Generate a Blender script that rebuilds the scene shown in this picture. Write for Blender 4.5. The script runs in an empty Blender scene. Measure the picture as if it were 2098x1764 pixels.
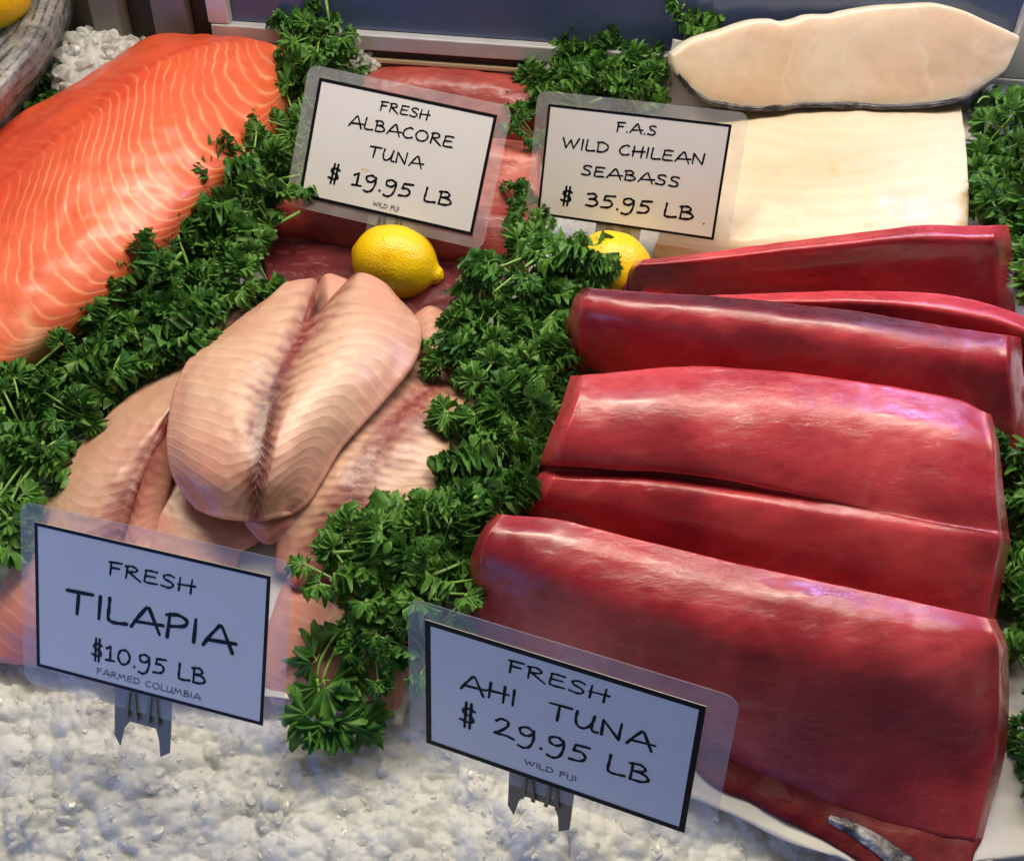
import bpy, math, random
import numpy as np
from mathutils import Vector, Matrix
PI = math.pi
S = bpy.context.scene
COL = S.collection

# ------------------------------------------------------------------ camera
Q = math.radians(54.0); CAMZ = 0.585; FPX = 2157.0; IW, IH = 2098.0, 1764.0
cd = bpy.data.cameras.new('camera'); cam = bpy.data.objects.new('camera', cd); COL.objects.link(cam)
cam.location = (0, 0, CAMZ); cam.rotation_euler = (PI/2 - Q, 0, 0)
cd.sensor_width = 36.0; cd.lens = 36.0*FPX/IW; cd.clip_start = 0.02; cd.clip_end = 30
S.camera = cam
# ------------------------------------------------------------------ world, lamps, exposure
W = bpy.data.worlds.new('World'); S.world = W; W.use_nodes = True
bg = W.node_tree.nodes['Background']; bg.inputs[0].default_value = (0.66, 0.68, 0.74, 1); bg.inputs[1].default_value = 0.14
def area(name, loc, target, sx, sy, col, power):
    l = bpy.data.lights.new(name, 'AREA'); l.shape = 'RECTANGLE'; l.size = sx; l.size_y = sy
    l.color = col; l.energy = power
    o = bpy.data.objects.new(name, l); COL.objects.link(o); o.location = loc
    o.rotation_euler = (Vector(target)-Vector(loc)).to_track_quat('-Z', 'Y').to_euler()
    return o
area('warm_strip_lamp', (0.15, 0.76, 0.72), (0.10, 0.18, 0), 1.3, 0.10, (1.0, 0.88, 0.68), 8.0)
area('overhead_fill_light', (0.1, 1.40, 2.0), (0.0, 0.25, 0), 1.6, 1.2, (1.0, 0.90, 0.73), 30.0)  # added soft fill from above and behind, brightens the front ice
area('cool_strip_lamp', (0.20, 0.86, 0.50), (0.15, 0.42, 0.05), 1.2, 0.03, (0.36, 0.38, 1.0), 12.0)
area('window_daylight', (-1.60, -1.05, 0.24), (-0.05, 0.22, 0.08), 2.2, 0.8, (0.14, 0.32, 1.0), 15.5)
S.view_settings.view_transform = 'Standard'; S.view_settings.look = 'None'
S.view_settings.exposure = 0.0; S.view_settings.gamma = 1.0
S.cycles.max_bounces = 10; S.cycles.transparent_max_bounces = 24
S.cycles.sample_clamp_indirect = 6.0

# ------------------------------------------------------------------ small maths
rs = np.random.RandomState(11); random.seed(11)
cq, sq = math.cos(Q), math.sin(Q)
def ray(px, py):
    u = (px-1049.0)/FPX; v = (py-882.0)/FPX
    return np.array([u, cq - v*sq, -sq - v*cq])
def P(px, py, z):                       # where the sight line meets the height z above the bed
    d = ray(px, py); t = (z-CAMZ)/d[2]
    return np.array([0, 0, CAMZ]) + d*t
def PL(px, py, p0, n):                  # where the sight line meets a plane
    d = ray(px, py); c = np.array([0, 0, CAMZ]); t = np.dot(np.array(p0)-c, n)/np.dot(d, n)
    return c + d*t
def lin(r, g, b):
    f = lambda c: (c/255.0/12.92) if c/255.0 <= 0.04045 else ((c/255.0+0.055)/1.055)**2.4
    return np.array([f(r), f(g), f(b)])
def _h(ix, iy, iz, s):
    n = (ix*374761393 + iy*668265263 + iz*1440662683 + s*974711) & 0xffffffff
    n = ((n ^ (n >> 13))*1274126177) & 0xffffffff
    n = n ^ (n >> 16)
    return (n & 0xffff)/65535.0*2-1
def vnoise(p, s=0):                     # value noise, p (...,3)
    i = np.floor(p).astype(np.int64); f = p - i; f = f*f*f*(f*(f*6-15)+10)
    r = 0
    for dx in (0, 1):
        for dy in (0, 1):
            for dz in (0, 1):
                w = (f[..., 0] if dx else 1-f[..., 0])*(f[..., 1] if dy else 1-f[..., 1])*(f[..., 2] if dz else 1-f[..., 2])
                r = r + w*_h(i[..., 0]+dx, i[..., 1]+dy, i[..., 2]+dz, s)
    return r
def fbm(p, freq, octv=3, s=0):
    p = np.asarray(p, float); r = 0; a = 1.0
    for o in range(octv):
        r = r + a*vnoise(p*freq + 17.3*o, s+o*7); freq *= 2.03; a *= 0.5
    return r
def cr(pts, n, closed=False):           # Catmull-Rom by index, pts (K,...)
    pts = np.asarray(pts, float); K = len(pts)
    if K == 2: 
        t = np.linspace(0, 1, n).reshape((-1,)+(1,)*(pts.ndim-1)); return pts[0]*(1-t)+pts[1]*t
    t = np.linspace(0, K-1, n); i = np.minimum(t.astype(int), K-2); f = (t-i).reshape((-1,)+(1,)*(pts.ndim-1))
    g = lambda j: pts[np.clip(j, 0, K-1)]
    p1, p2 = g(i), g(i+1)
    p0 = np.where((i == 0).reshape(f.shape), 2*p1-p2, g(i-1)); p3 = np.where((i+2 > K-1).reshape(f.shape), 2*p2-p1, g(i+2))
    return 0.5*(2*p1 + (p2-p0)*f + (2*p0-5*p1+4*p2-p3)*f*f + (3*p1-p0-3*p2+p3)*f**3)
def sstep(a, b, x):
    t = np.clip((x-a)/(b-a), 0, 1); return t*t*(3-2*t)
def mixc(a, b, w):
    return a*(1-w[..., None]) + b*w[..., None]

# ------------------------------------------------------------------ scene objects
def mesh_obj(name, verts, faces, mat, parent=None, smooth=True, colors=None):
    me = bpy.data.meshes.new(name)
    me.from_pydata([tuple(v) for v in np.asarray(verts, float).tolist()], [], faces)
    if smooth: me.polygons.foreach_set('use_smooth', [True]*len(me.polygons))
    if colors is not None:
        a = me.color_attributes.new('col', 'FLOAT_COLOR', 'POINT'); a.data.foreach_set('color', np.asarray(colors, np.float32).ravel())
    if mat is not None: me.materials.append(mat)
    o = bpy.data.objects.new(name, me); COL.objects.link(o)
    if parent is not None: o.parent = parent
    return o
def tag(o, label=None, cat=None, group=None, kind=None):
    if label: o['label'] = label
    if cat: o['category'] = cat
    if group: o['group'] = group
    if kind: o['kind'] = kind
    return o
def empty(name, loc=(0, 0, 0)):
    o = bpy.data.objects.new(name, None); o.empty_display_size = 0.02; COL.objects.link(o); o.location = loc; return o
def recentre(o):                        # origin at the base of a single-mesh thing
    me = o.data; n = len(me.vertices); a = np.empty(n*3, np.float32); me.vertices.foreach_get('co', a); a = a.reshape(-1, 3)
    c = np.array([a[:, 0].mean(), a[:, 1].mean(), a[:, 2].min()]); me.vertices.foreach_set('co', (a-c).ravel()); o.location = Vector(c.tolist()); me.update()
    for ch in o.children: ch.location = Vector(ch.location) - Vector(c.tolist())
    return o

# ------------------------------------------------------------------ materials
def newmat(name):
    m = bpy.data.materials.new(name); m.use_nodes = True
    nt = m.node_tree; b = nt.nodes['Principled BSDF']
    return m, nt, b
def link(nt, a, b): nt.links.new(a, b)
def noise(nt, scale, detail=3, rough=0.55, dist=0.0, obj=True):
    tc = nt.nodes.new('ShaderNodeTexCoord'); n = nt.nodes.new('ShaderNodeTexNoise')
    n.inputs['Scale'].default_value = scale; n.inputs['Detail'].default_value = detail
    n.inputs['Roughness'].default_value = rough; n.inputs['Distortion'].default_value = dist
    link(nt, tc.outputs['Object'], n.inputs['Vector']); return n
def ramp(nt, fac, stops):
    r = nt.nodes.new('ShaderNodeValToRGB'); e = r.color_ramp.elements
    while len(e) < len(stops): e.new(0.5)
    for k, (p, c) in enumerate(stops):
        e[k].position = p; e[k].color = (*c, 1) if hasattr(c, '__len__') else (c, c, c, 1)
    link(nt, fac, r.inputs[0]); return r
def bump(nt, height, strength, dist, normal=None):
    b = nt.nodes.new('ShaderNodeBump'); b.inputs['Strength'].default_value = strength; b.inputs['Distance'].default_value = dist
    link(nt, height, b.inputs['Height'])
    if normal is not None: link(nt, normal, b.inputs['Normal'])
    return b
def flesh(name, rough=(0.25, 0.5), sss=0.5, radius=(1, .35, .2), scale=0.006, coat=0.3, fine=700, finestr=0.35, colvar=0.12, ridge=0.0, glint=180, aniso=(1, 1, 1), spec=0.5, coatr=0.16, cbump=0.12, cscale=70, patch=0):
    m, nt, b = newmat(name)
    at = nt.nodes.new('ShaderNodeVertexColor'); at.layer_name = 'col'
    tc = nt.nodes.new('ShaderNodeTexCoord'); mp = nt.nodes.new('ShaderNodeMapping'); mp.inputs['Scale'].default_value = aniso; mp.inputs['Rotation'].default_value = (0, 0, 0.45 if aniso[0] < 0.7 else 0)
    link(nt, tc.outputs['Object'], mp.inputs['Vector'])
    n1 = nt.nodes.new('ShaderNodeTexNoise'); n1.inputs['Scale'].default_value = glint; n1.inputs['Detail'].default_value = 5; n1.inputs['Roughness'].default_value = 0.65; n1.inputs['Distortion'].default_value = 0.6
    n2 = nt.nodes.new('ShaderNodeTexNoise'); n2.inputs['Scale'].default_value = fine; n2.inputs['Detail'].default_value = 3; n2.inputs['Roughness'].default_value = 0.6
    for n in (n1, n2): link(nt, mp.outputs[0], n.inputs['Vector'])
    mx = nt.nodes.new('ShaderNodeMix'); mx.data_type = 'RGBA'; mx.blend_type = 'MULTIPLY'; mx.inputs[0].default_value = 1.0
    r = ramp(nt, n1.outputs['Fac'], [(0.25, 1-colvar*1.6), (0.5, 1.0), (0.78, 1+colvar)])
    link(nt, at.outputs['Color'], mx.inputs[6]); link(nt, r.outputs[0], mx.inputs[7])
    link(nt, mx.outputs[2], b.inputs['Base Color'])
    rr = ramp(nt, n1.outputs['Fac'], [(0.3, rough[0]), (0.7, rough[1])]); link(nt, rr.outputs[0], b.inputs['Roughness'])
    b.inputs['Subsurface Weight'].default_value = sss; b.inputs['Subsurface Radius'].default_value = radius; b.inputs['Subsurface Scale'].default_value = scale
    b.inputs['Coat Weight'].default_value = coat; b.inputs['Coat Roughness'].default_value = coatr
    b.inputs['Specular IOR Level'].default_value = spec
    bb = bump(nt, n1.outputs['Fac'], finestr, 0.0022)
    bb2 = bump(nt, n2.outputs['Fac'], finestr*0.8, 0.0007, bb.outputs[0])
    out = bb2
    if ridge: out = bump(nt, at.outputs['Alpha'], 1.0, ridge, bb2.outputs[0])
    link(nt, out.outputs[0], b.inputs['Normal'])
    n4 = nt.nodes.new('ShaderNodeTexNoise'); n4.inputs['Scale'].default_value = cscale; n4.inputs['Detail'].default_value = 6; n4.inputs['Roughness'].default_value = 0.6; n4.inputs['Distortion'].default_value = 0.8
    link(nt, mp.outputs[0], n4.inputs['Vector']); cb = bump(nt, n4.outputs['Fac'], cbump, 0.004)
    if patch:                                               # wetter and drier, smoother and more torn areas
        n6 = nt.nodes.new('ShaderNodeTexNoise'); n6.inputs['Scale'].default_value = patch; n6.inputs['Detail'].default_value = 4; n6.inputs['Roughness'].default_value = 0.65; link(nt, mp.outputs[0], n6.inputs['Vector'])
        rp = ramp(nt, n6.outputs['Fac'], [(0.38, cbump*0.25), (0.62, cbump*2.2)]); link(nt, rp.outputs[0], cb.inputs['Strength'])
        rq = ramp(nt, n6.outputs['Fac'], [(0.40, finestr*0.4), (0.65, finestr*1.7)]); link(nt, rq.outputs[0], bb.inputs['Strength'])
        rw = ramp(nt, n6.outputs['Fac'], [(0.35, coat), (0.7, coat*0.45)]); link(nt, rw.outputs[0], b.inputs['Coat Weight'])
    link(nt, cb.outputs[0], b.inputs['Coat Normal'])
    return m
M_tuna = flesh('ahi_flesh', rough=(0.20, 0.46), sss=0.6, radius=(1, .3, .28), scale=0.008, coat=0.8, finestr=0.15, colvar=0.07, glint=320, fine=1500, aniso=(0.4, 1.0, 1.0), spec=0.35, coatr=0.09, cbump=0.22, cscale=170, patch=26)
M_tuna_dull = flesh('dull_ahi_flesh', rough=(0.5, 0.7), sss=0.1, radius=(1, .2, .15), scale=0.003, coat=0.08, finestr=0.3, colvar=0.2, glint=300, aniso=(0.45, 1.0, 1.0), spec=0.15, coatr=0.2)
M_alba = flesh('albacore_flesh', rough=(0.3, 0.55), sss=0.35, radius=(1, .3, .2), scale=0.005, coat=0.3, finestr=0.4, colvar=0.15, glint=120, aniso=(0.5, 1, 1))
M_tila = flesh('tilapia_flesh', rough=(0.32, 0.5), sss=0.35, radius=(1, .5, .35), scale=0.003, coat=0.32, finestr=0.14, colvar=0.04, ridge=0.00016, glint=140, coatr=0.2, cbump=0.10, cscale=120)
M_salm = flesh('salmon_flesh', rough=(0.32, 0.5), sss=0.4, radius=(1, .35, .15), scale=0.005, coat=0.3, finestr=0.12, colvar=0.05, ridge=0.00025, glint=110, coatr=0.14)
M_bass = flesh('seabass_flesh', rough=(0.35, 0.55), sss=0.6, radius=(1, .7, .45), scale=0.006, coat=0.25, finestr=0.10, colvar=0.03, ridge=0.00012, glint=80)
M_skin = flesh('dark_fish_skin', rough=(0.3, 0.5), sss=0.0, coat=0.3, finestr=0.6, colvar=0.4, glint=260)
M_strip = flesh('striped_fish_skin', rough=(0.22, 0.4), sss=0.1, coat=0.5, finestr=0.35, colvar=0.25, glint=300)

def simple(name, col, rough=0.5, metal=0.0, coat=0.0, nscale=None, var=0.15, bstr=0.0, bdist=0.001, spec=0.5):
    m, nt, b = newmat(name); b.inputs['Base Color'].default_value = (*col, 1); b.inputs['Roughness'].default_value = rough
    b.inputs['Metallic'].default_value = metal; b.inputs['Coat Weight'].default_value = coat; b.inputs['Specular IOR Level'].default_value = spec
    if nscale:
        n = noise(nt, nscale, 4)
        r = ramp(nt, n.outputs['Fac'], [(0.3, tuple(np.array(col)*(1-var))), (0.7, tuple(np.minimum(1, np.array(col)*(1+var))))]); link(nt, r.outputs[0], b.inputs['Base Color'])
        r2 = ramp(nt, n.outputs['Fac'], [(0.3, rough*0.8), (0.7, min(1, rough*1.25))]); link(nt, r2.outputs[0], b.inputs['Roughness'])
        if bstr:
            bb = bump(nt, n.outputs['Fac'], bstr, bdist); link(nt, bb.outputs[0], b.inputs['Normal'])
    return m
M_card = simple('printed_card', lin(232, 228, 220), 0.42, nscale=60, var=0.015, coat=0.15)
M_ink = simple('black_ink', lin(14, 12, 12), 0.5, spec=0.2)
M_inkgrey = simple('grey_ink', lin(95, 92, 92), 0.5)
M_stainmark = simple('tan_stain', lin(226, 208, 168), 0.45)
M_clip = simple('brushed_steel', lin(116, 108, 90), 0.42, metal=0.25, nscale=200, var=0.1)
M_alu = simple('aluminium_trim', lin(205, 205, 208), 0.38, metal=0.3, nscale=40, var=0.06)
M_stain = simple('stainless_panel', lin(120, 112, 104), 0.42, metal=0.5, nscale=9, var=0.10)
M_seal = simple('brown_seal', lin(52, 40, 32), 0.6)
M_cream = simple('cream_trim', lin(205, 190, 150), 0.5)
M_sill = simple('sill_metal', lin(126, 120, 112), 0.45, metal=0.3, nscale=14, var=0.08)
M_glass = simple('dark_door_glass', lin(78, 92, 128), 0.16, nscale=5, var=0.25, spec=0.6)
def paper_mat():
    m, nt, b = newmat('butcher_paper'); b.inputs['Base Color'].default_value = (*lin(232, 230, 224), 1); b.inputs['Roughness'].default_value = 0.45
    n = noise(nt, 60, 4); bb = bump(nt, n.outputs['Fac'], 0.25, 0.002); link(nt, bb.outputs[0], b.inputs['Normal'])
    tr = nt.nodes.new('ShaderNodeBsdfTranslucent'); tr.inputs[0].default_value = (*lin(225, 222, 215), 1)
    mx = nt.nodes.new('ShaderNodeMixShader'); mx.inputs[0].default_value = 0.3
    out = nt.nodes['Material Output']; link(nt, b.outputs[0], mx.inputs[1]); link(nt, tr.outputs[0], mx.inputs[2]); link(nt, mx.outputs[0], out.inputs[0])
    return m
M_paper = paper_mat()
def laminate_mat():
    m, nt, b = newmat('clear_laminate'); b.inputs['Base Color'].default_value = (*lin(225, 225, 222), 1); b.inputs['Roughness'].default_value = 0.22
    n = noise(nt, 45, 4); r = ramp(nt, n.outputs['Fac'], [(0.3, 0.13), (0.7, 0.22)])
    t = nt.nodes.new('ShaderNodeBsdfTransparent'); mx = nt.nodes.new('ShaderNodeMixShader')
    link(nt, r.outputs[0], mx.inputs[0]); out = nt.nodes['Material Output']
    link(nt, t.outputs[0], mx.inputs[1]); link(nt, b.outputs[0], mx.inputs[2]); link(nt, mx.outputs[0], out.inputs[0])
    return m
M_lam = laminate_mat()
def leaf_mat():
    m, nt, b = newmat('parsley_leaf')
    n = noise(nt, 120, 3); oi = nt.nodes.new('ShaderNodeObjectInfo'); geo = nt.nodes.new('ShaderNodeNewGeometry')
    ad = nt.nodes.new('ShaderNodeMath'); ad.operation = 'MULTIPLY_ADD'; ad.inputs[1].default_value = 0.45; link(nt, geo.outputs['Random Per Island'], ad.inputs[0])
    a2 = nt.nodes.new('ShaderNodeMath'); a2.operation = 'MULTIPLY_ADD'; a2.inputs[1].default_value = 0.30; link(nt, oi.outputs['Random'], a2.inputs[0]); link(nt, ad.outputs[0], a2.inputs[2])
    link(nt, n.outputs['Fac'], ad.inputs[2])
    r = ramp(nt, a2.outputs[0], [(0.35, (0.020, 0.098, 0.016)), (0.75, (0.045, 0.170, 0.026)), (1.1, (0.130, 0.310, 0.050))])
    # paler leaf underside
    mx = nt.nodes.new('ShaderNodeMix'); mx.data_type = 'RGBA'; link(nt, geo.outputs['Backfacing'], mx.inputs[0]); link(nt, r.outputs[0], mx.inputs[6]); mx.inputs[7].default_value = (0.085, 0.185, 0.045, 1)
    link(nt, mx.outputs[2], b.inputs['Base Color']); b.inputs['Roughness'].default_value = 0.42; b.inputs['Specular IOR Level'].default_value = 0.35
    bb = bump(nt, n.outputs['Fac'], 0.3, 0.001); link(nt, bb.outputs[0], b.inputs['Normal'])
    tr = nt.nodes.new('ShaderNodeBsdfTranslucent'); link(nt, mx.outputs[2], tr.inputs[0])
    ms = nt.nodes.new('ShaderNodeMixShader'); ms.inputs[0].default_value = 0.3
    out = nt.nodes['Material Output']; link(nt, b.outputs[0], ms.inputs[1]); link(nt, tr.outputs[0], ms.inputs[2]); link(nt, ms.outputs[0], out.inputs[0])
    return m
M_leaf = leaf_mat()
M_stem = simple('parsley_stem', lin(128, 172, 78), 0.4, nscale=90, var=0.2)
def lemon_mat():
    m, nt, b = newmat('lemon_peel')
    n = noise(nt, 28, 3); r = ramp(nt, n.outputs['Fac'], [(0.3, lin(246, 196, 8)), (0.7, lin(253, 216, 24))]); link(nt, r.outputs[0], b.inputs['Base Color'])
    b.inputs['Roughness'].default_value = 0.27; b.inputs['Subsurface Weight'].default_value = 0.25; b.inputs['Subsurface Radius'].default_value = (1, .6, .1); b.inputs['Subsurface Scale'].default_value = 0.004
    tc = nt.nodes.new('ShaderNodeTexCoord'); v = nt.nodes.new('ShaderNodeTexVoronoi'); v.inputs['Scale'].default_value = 620; link(nt, tc.outputs['Object'], v.inputs['Vector'])
    bb = bump(nt, v.outputs['Distance'], 0.45, 0.0007); n3 = noise(nt, 90, 3); b2 = bump(nt, n3.outputs['Fac'], 0.25, 0.002, bb.outputs[0]); link(nt, b2.outputs[0], b.inputs['Normal'])
    return m
M_lemon = lemon_mat()
def ice_mat(clear):
    m, nt, b = newmat('wet_clear_ice' if clear else 'packed_ice')
    n = noise(nt, 55, 4); r = ramp(nt, n.outputs['Fac'], [(0.3, lin(240, 241, 240)), (0.7, lin(252, 253, 252))]); link(nt, r.outputs[0], b.inputs['Base Color'])
    b.inputs['Roughness'].default_value = 0.2; b.inputs['IOR'].default_value = 1.31
    b.inputs['Coat Weight'].default_value = 0.8; b.inputs['Coat Roughness'].default_value = 0.06
    n2 = noise(nt, 520, 4, 0.65); n3 = noise(nt, 330, 4, 0.65)
    bb = bump(nt, n3.outputs['Fac'], 0.55, 0.0016); b2 = bump(nt, n2.outputs['Fac'], 1.0, 0.0025, bb.outputs[0])
    link(nt, bb.outputs[0], b.inputs['Normal']); link(nt, b2.outputs[0], b.inputs['Coat Normal'])
    if clear:
        tl = nt.nodes.new('ShaderNodeBsdfTranslucent'); link(nt, r.outputs[0], tl.inputs[0]); link(nt, bb.outputs[0], tl.inputs['Normal'])
        m1 = nt.nodes.new('ShaderNodeMixShader'); m1.inputs[0].default_value = 0.45; link(nt, b.outputs[0], m1.inputs[1]); link(nt, tl.outputs[0], m1.inputs[2])
        tp = nt.nodes.new('ShaderNodeBsdfTransparent'); tp.inputs[0].default_value = (0.93, 0.95, 0.95, 1)
        n5 = noise(nt, 140, 3); r5 = ramp(nt, n5.outputs['Fac'], [(0.4, 0.0), (0.75, 0.30)])
        m2 = nt.nodes.new('ShaderNodeMixShader'); link(nt, r5.outputs[0], m2.inputs[0]); link(nt, m1.outputs[0], m2.inputs[1]); link(nt, tp.outputs[0], m2.inputs[2])
        link(nt, m2.outputs[0], nt.nodes['Material Output'].inputs[0])
    else:
        b.inputs['Subsurface Weight'].default_value = 0.5; b.inputs['Subsurface Radius'].default_value = (1, 1, 1); b.inputs['Subsurface Scale'].default_value = 0.005
    return m
M_ice = ice_mat(True); M_ice2 = ice_mat(False)
def crystal_mat():
    m, nt, b = newmat('clear_ice_crystal')
    b.inputs['Base Color'].default_value = (*lin(250, 250, 247), 1); b.inputs['IOR'].default_value = 1.31; b.inputs['Roughness'].default_value = 0.07; b.inputs['Coat Weight'].default_value = 0.6; b.inputs['Coat Roughness'].default_value = 0.04
    n = noise(nt, 160, 4, 0.6); r = ramp(nt, n.outputs['Fac'], [(0.38, 0.15), (0.62, 0.65)]); link(nt, r.outputs[0], b.inputs['Transmission Weight'])
    n2 = noise(nt, 420, 3, 0.6); bb = bump(nt, n2.outputs['Fac'], 0.5, 0.001); link(nt, bb.outputs[0], b.inputs['Normal'])
    tl = nt.nodes.new('ShaderNodeBsdfTranslucent'); tl.inputs[0].default_value = (0.95, 0.95, 0.93, 1)
    mx = nt.nodes.new('ShaderNodeMixShader'); mx.inputs[0].default_value = 0.34
    link(nt, b.outputs[0], mx.inputs[1]); link(nt, tl.outputs[0], mx.inputs[2]); link(nt, mx.outputs[0], nt.nodes['Material Output'].inputs[0])
    return m
M_crys = crystal_mat()

# ------------------------------------------------------------------ loft between rails
def rails_world(rails):
    return np.array([[P(*p) if len(p) == 3 else np.array(p[:3]) for p in r] for r in rails])
def loft_arrays(rails, N, M, thick=None, zb=None, offset=None, bulge=0.25, amp=0.0, freq=60, octv=3, seed=0, colfn=None, world=False, E=5):
    R = np.asarray(rails, float) if world else rails_world(rails)
    A = np.stack([cr(r, N) for r in R])              # (R,N,3)
    G = cr(A, M)                                     # (M,N,3)
    s = np.linspace(0, 1, M)[:, None]*np.ones((1, N)); t = np.ones((M, 1))*np.linspace(0, 1, N)[None, :]
    ds = np.gradient(G, axis=0); dt = np.gradient(G, axis=1); nr = np.cross(ds, dt); nr /= np.linalg.norm(nr, axis=-1, keepdims=True)+1e-9
    if offset is None: nr = np.where((nr[..., 2:].mean() < 0), -nr, nr)
    else:
        if (nr.reshape(-1, 3).mean(0) @ np.asarray(offset)) > 0: nr = -nr
    if amp: G = G + nr*(fbm(G, freq, octv, seed)*amp)[..., None]
    if offset is not None: B = G + np.asarray(offset)
    elif thick is not None: 
        B = G.copy(); B[..., 2] = G[..., 2]-thick
    else:
        B = G.copy(); B[..., 2] = np.minimum(zb, G[..., 2]-0.002)
    Cc = colfn(s, t, G) if colfn else np.ones((M, N, 4))
    idx = np.arange(M*N).reshape(M, N)
    V = [G.reshape(-1, 3), B.reshape(-1, 3)]; CL = [Cc.reshape(-1, 4), Cc.reshape(-1, 4)]
    F = []
    a, b, c, d = idx[:-1, :-1].ravel(), idx[:-1, 1:].ravel(), idx[1:, 1:].ravel(), idx[1:, :-1].ravel()
    flip = np.cross(G[1, 0]-G[0, 0], G[0, 1]-G[0, 0]) @ nr[0, 0] > 0
    top = np.stack([a, d, c, b], 1) if flip else np.stack([a, b, c, d], 1)
    F += top.tolist(); F += (top[:, ::-1]+M*N).tolist()
    loop = np.concatenate([idx[0, :-1], idx[:-1, -1], idx[-1, :0:-1], idx[:0:-1, 0]])
    cen = G.reshape(-1, 3).mean(0); L = len(loop); base = 2*M*N
    ta = V[0][loop]; tb = V[1][loop]
    nxt = np.roll(ta, -1, 0)-np.roll(ta, 1, 0); ax = (tb-ta); o = np.cross(nxt, ax); ln = np.linalg.norm(o, axis=1, keepdims=True); o = o/(ln+1e-12)
    sgn = np.sign((o*(ta-cen)).sum(1).mean()); o = o*sgn
    depth = np.linalg.norm(ax, axis=1, keepdims=True); depth = np.minimum(depth, 0.03)
    rows = [loop]
    for e in range(1, E):
        f = e/E; V.append(ta+(tb-ta)*f+o*depth*bulge*math.sin(PI*f)**0.7); CL.append(CL[0][loop]); rows.append(base+np.arange(L)); base += L
    rows.append(loop+M*N)
    for r0, r1 in zip(rows[:-1], rows[1:]):
        q = np.stack([r0, np.roll(r0, -1), np.roll(r1, -1), r1], 1)
        if not flip: q = q[:, ::-1]
        F += q.tolist()
    return np.concatenate(V), F, np.concatenate(CL)
def join(parts):
    V, F, Cc, n = [], [], [], 0
    for v, f, c in parts:
        V.append(v); F += [[i+n for i in q] for q in f]; Cc.append(c); n += len(v)
    return np.concatenate(V), F, np.concatenate(Cc)
def fish(name, parts, mat, label, cat, group=None):
    v, f, c = join(parts)
    o = mesh_obj(name, v, f, mat, colors=c); tag(o, label, cat, group); recentre(o); return o
def rgba(c, h=None):
    h = np.zeros(c.shape[:-1]) if h is None else h
    return np.concatenate([np.clip(c, 0, 1), h[..., None]], -1)

# ================================================================== the setting: ice, back of the case
ICE_SPOTS = [((200, 130), 0.085, 0.070), ((715, 116), 0.045, 0.065), ((1150, 165), 0.04, 0.055), ((2020, 228), 0.07, 0.055), ((60, 330), 0.05, 0.03), ((1125, 1680), 0.030, 0.016), ((300, 1545), 0.035, 0.008)]
def ice_height(x, y, lift=0.0):
    p = np.stack([x, y, 0*x], -1)
    z = 0.004*fbm(p, 9, 3, 5)
    z = z - 0.012*sstep(0.17, 0.08, y)                       # the front edge falls away
    for (c, r, h) in ICE_SPOTS:
        q = P(c[0], c[1], h*0.7); d = np.hypot(x-q[0], y-q[1]); z = z + h*np.exp(-(d/r)**2*1.6)
    def facets(cell, amp, tilt, s, warp=0.0):                # interlocking broken pieces with flat tilted tops
        X, Y = (x+warp*fbm(p, 120, 2, s))/cell, (y+warp*fbm(p, 120, 2, s+3))/cell; best = np.full(x.shape, -9.0)
        ix, iy = np.floor(X).astype(np.int64), np.floor(Y).astype(np.int64)
        for dx in (-1, 0, 1):
            for dy in (-1, 0, 1):
                a, b = ix+dx, iy+dy; q = a*0
                jx = a+0.5+0.46*_h(a, b, q, s); jy = b+0.5+0.46*_h(a, b, q, s+1); hh = 0.45*_h(a, b, q, s+2)
                tx, ty = tilt*_h(a, b, q, s+3), tilt*_h(a, b, q, s+4)
                ex_, ey_ = X-jx, Y-jy; d2 = ex_*ex_+ey_*ey_
                best = np.maximum(best, hh+tx*ex_+ty*ey_-0.9*d2)
        return amp*best
    return z + lift + facets(0.021, 0.0040, 1.0, 21, 0.002) + facets(0.0105, 0.0034, 1.5, 41, 0.001) + facets(0.0050, 0.0017, 1.6, 61) + facets(0.0026, 0.0006, 1.6, 81) - 0.002
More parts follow.
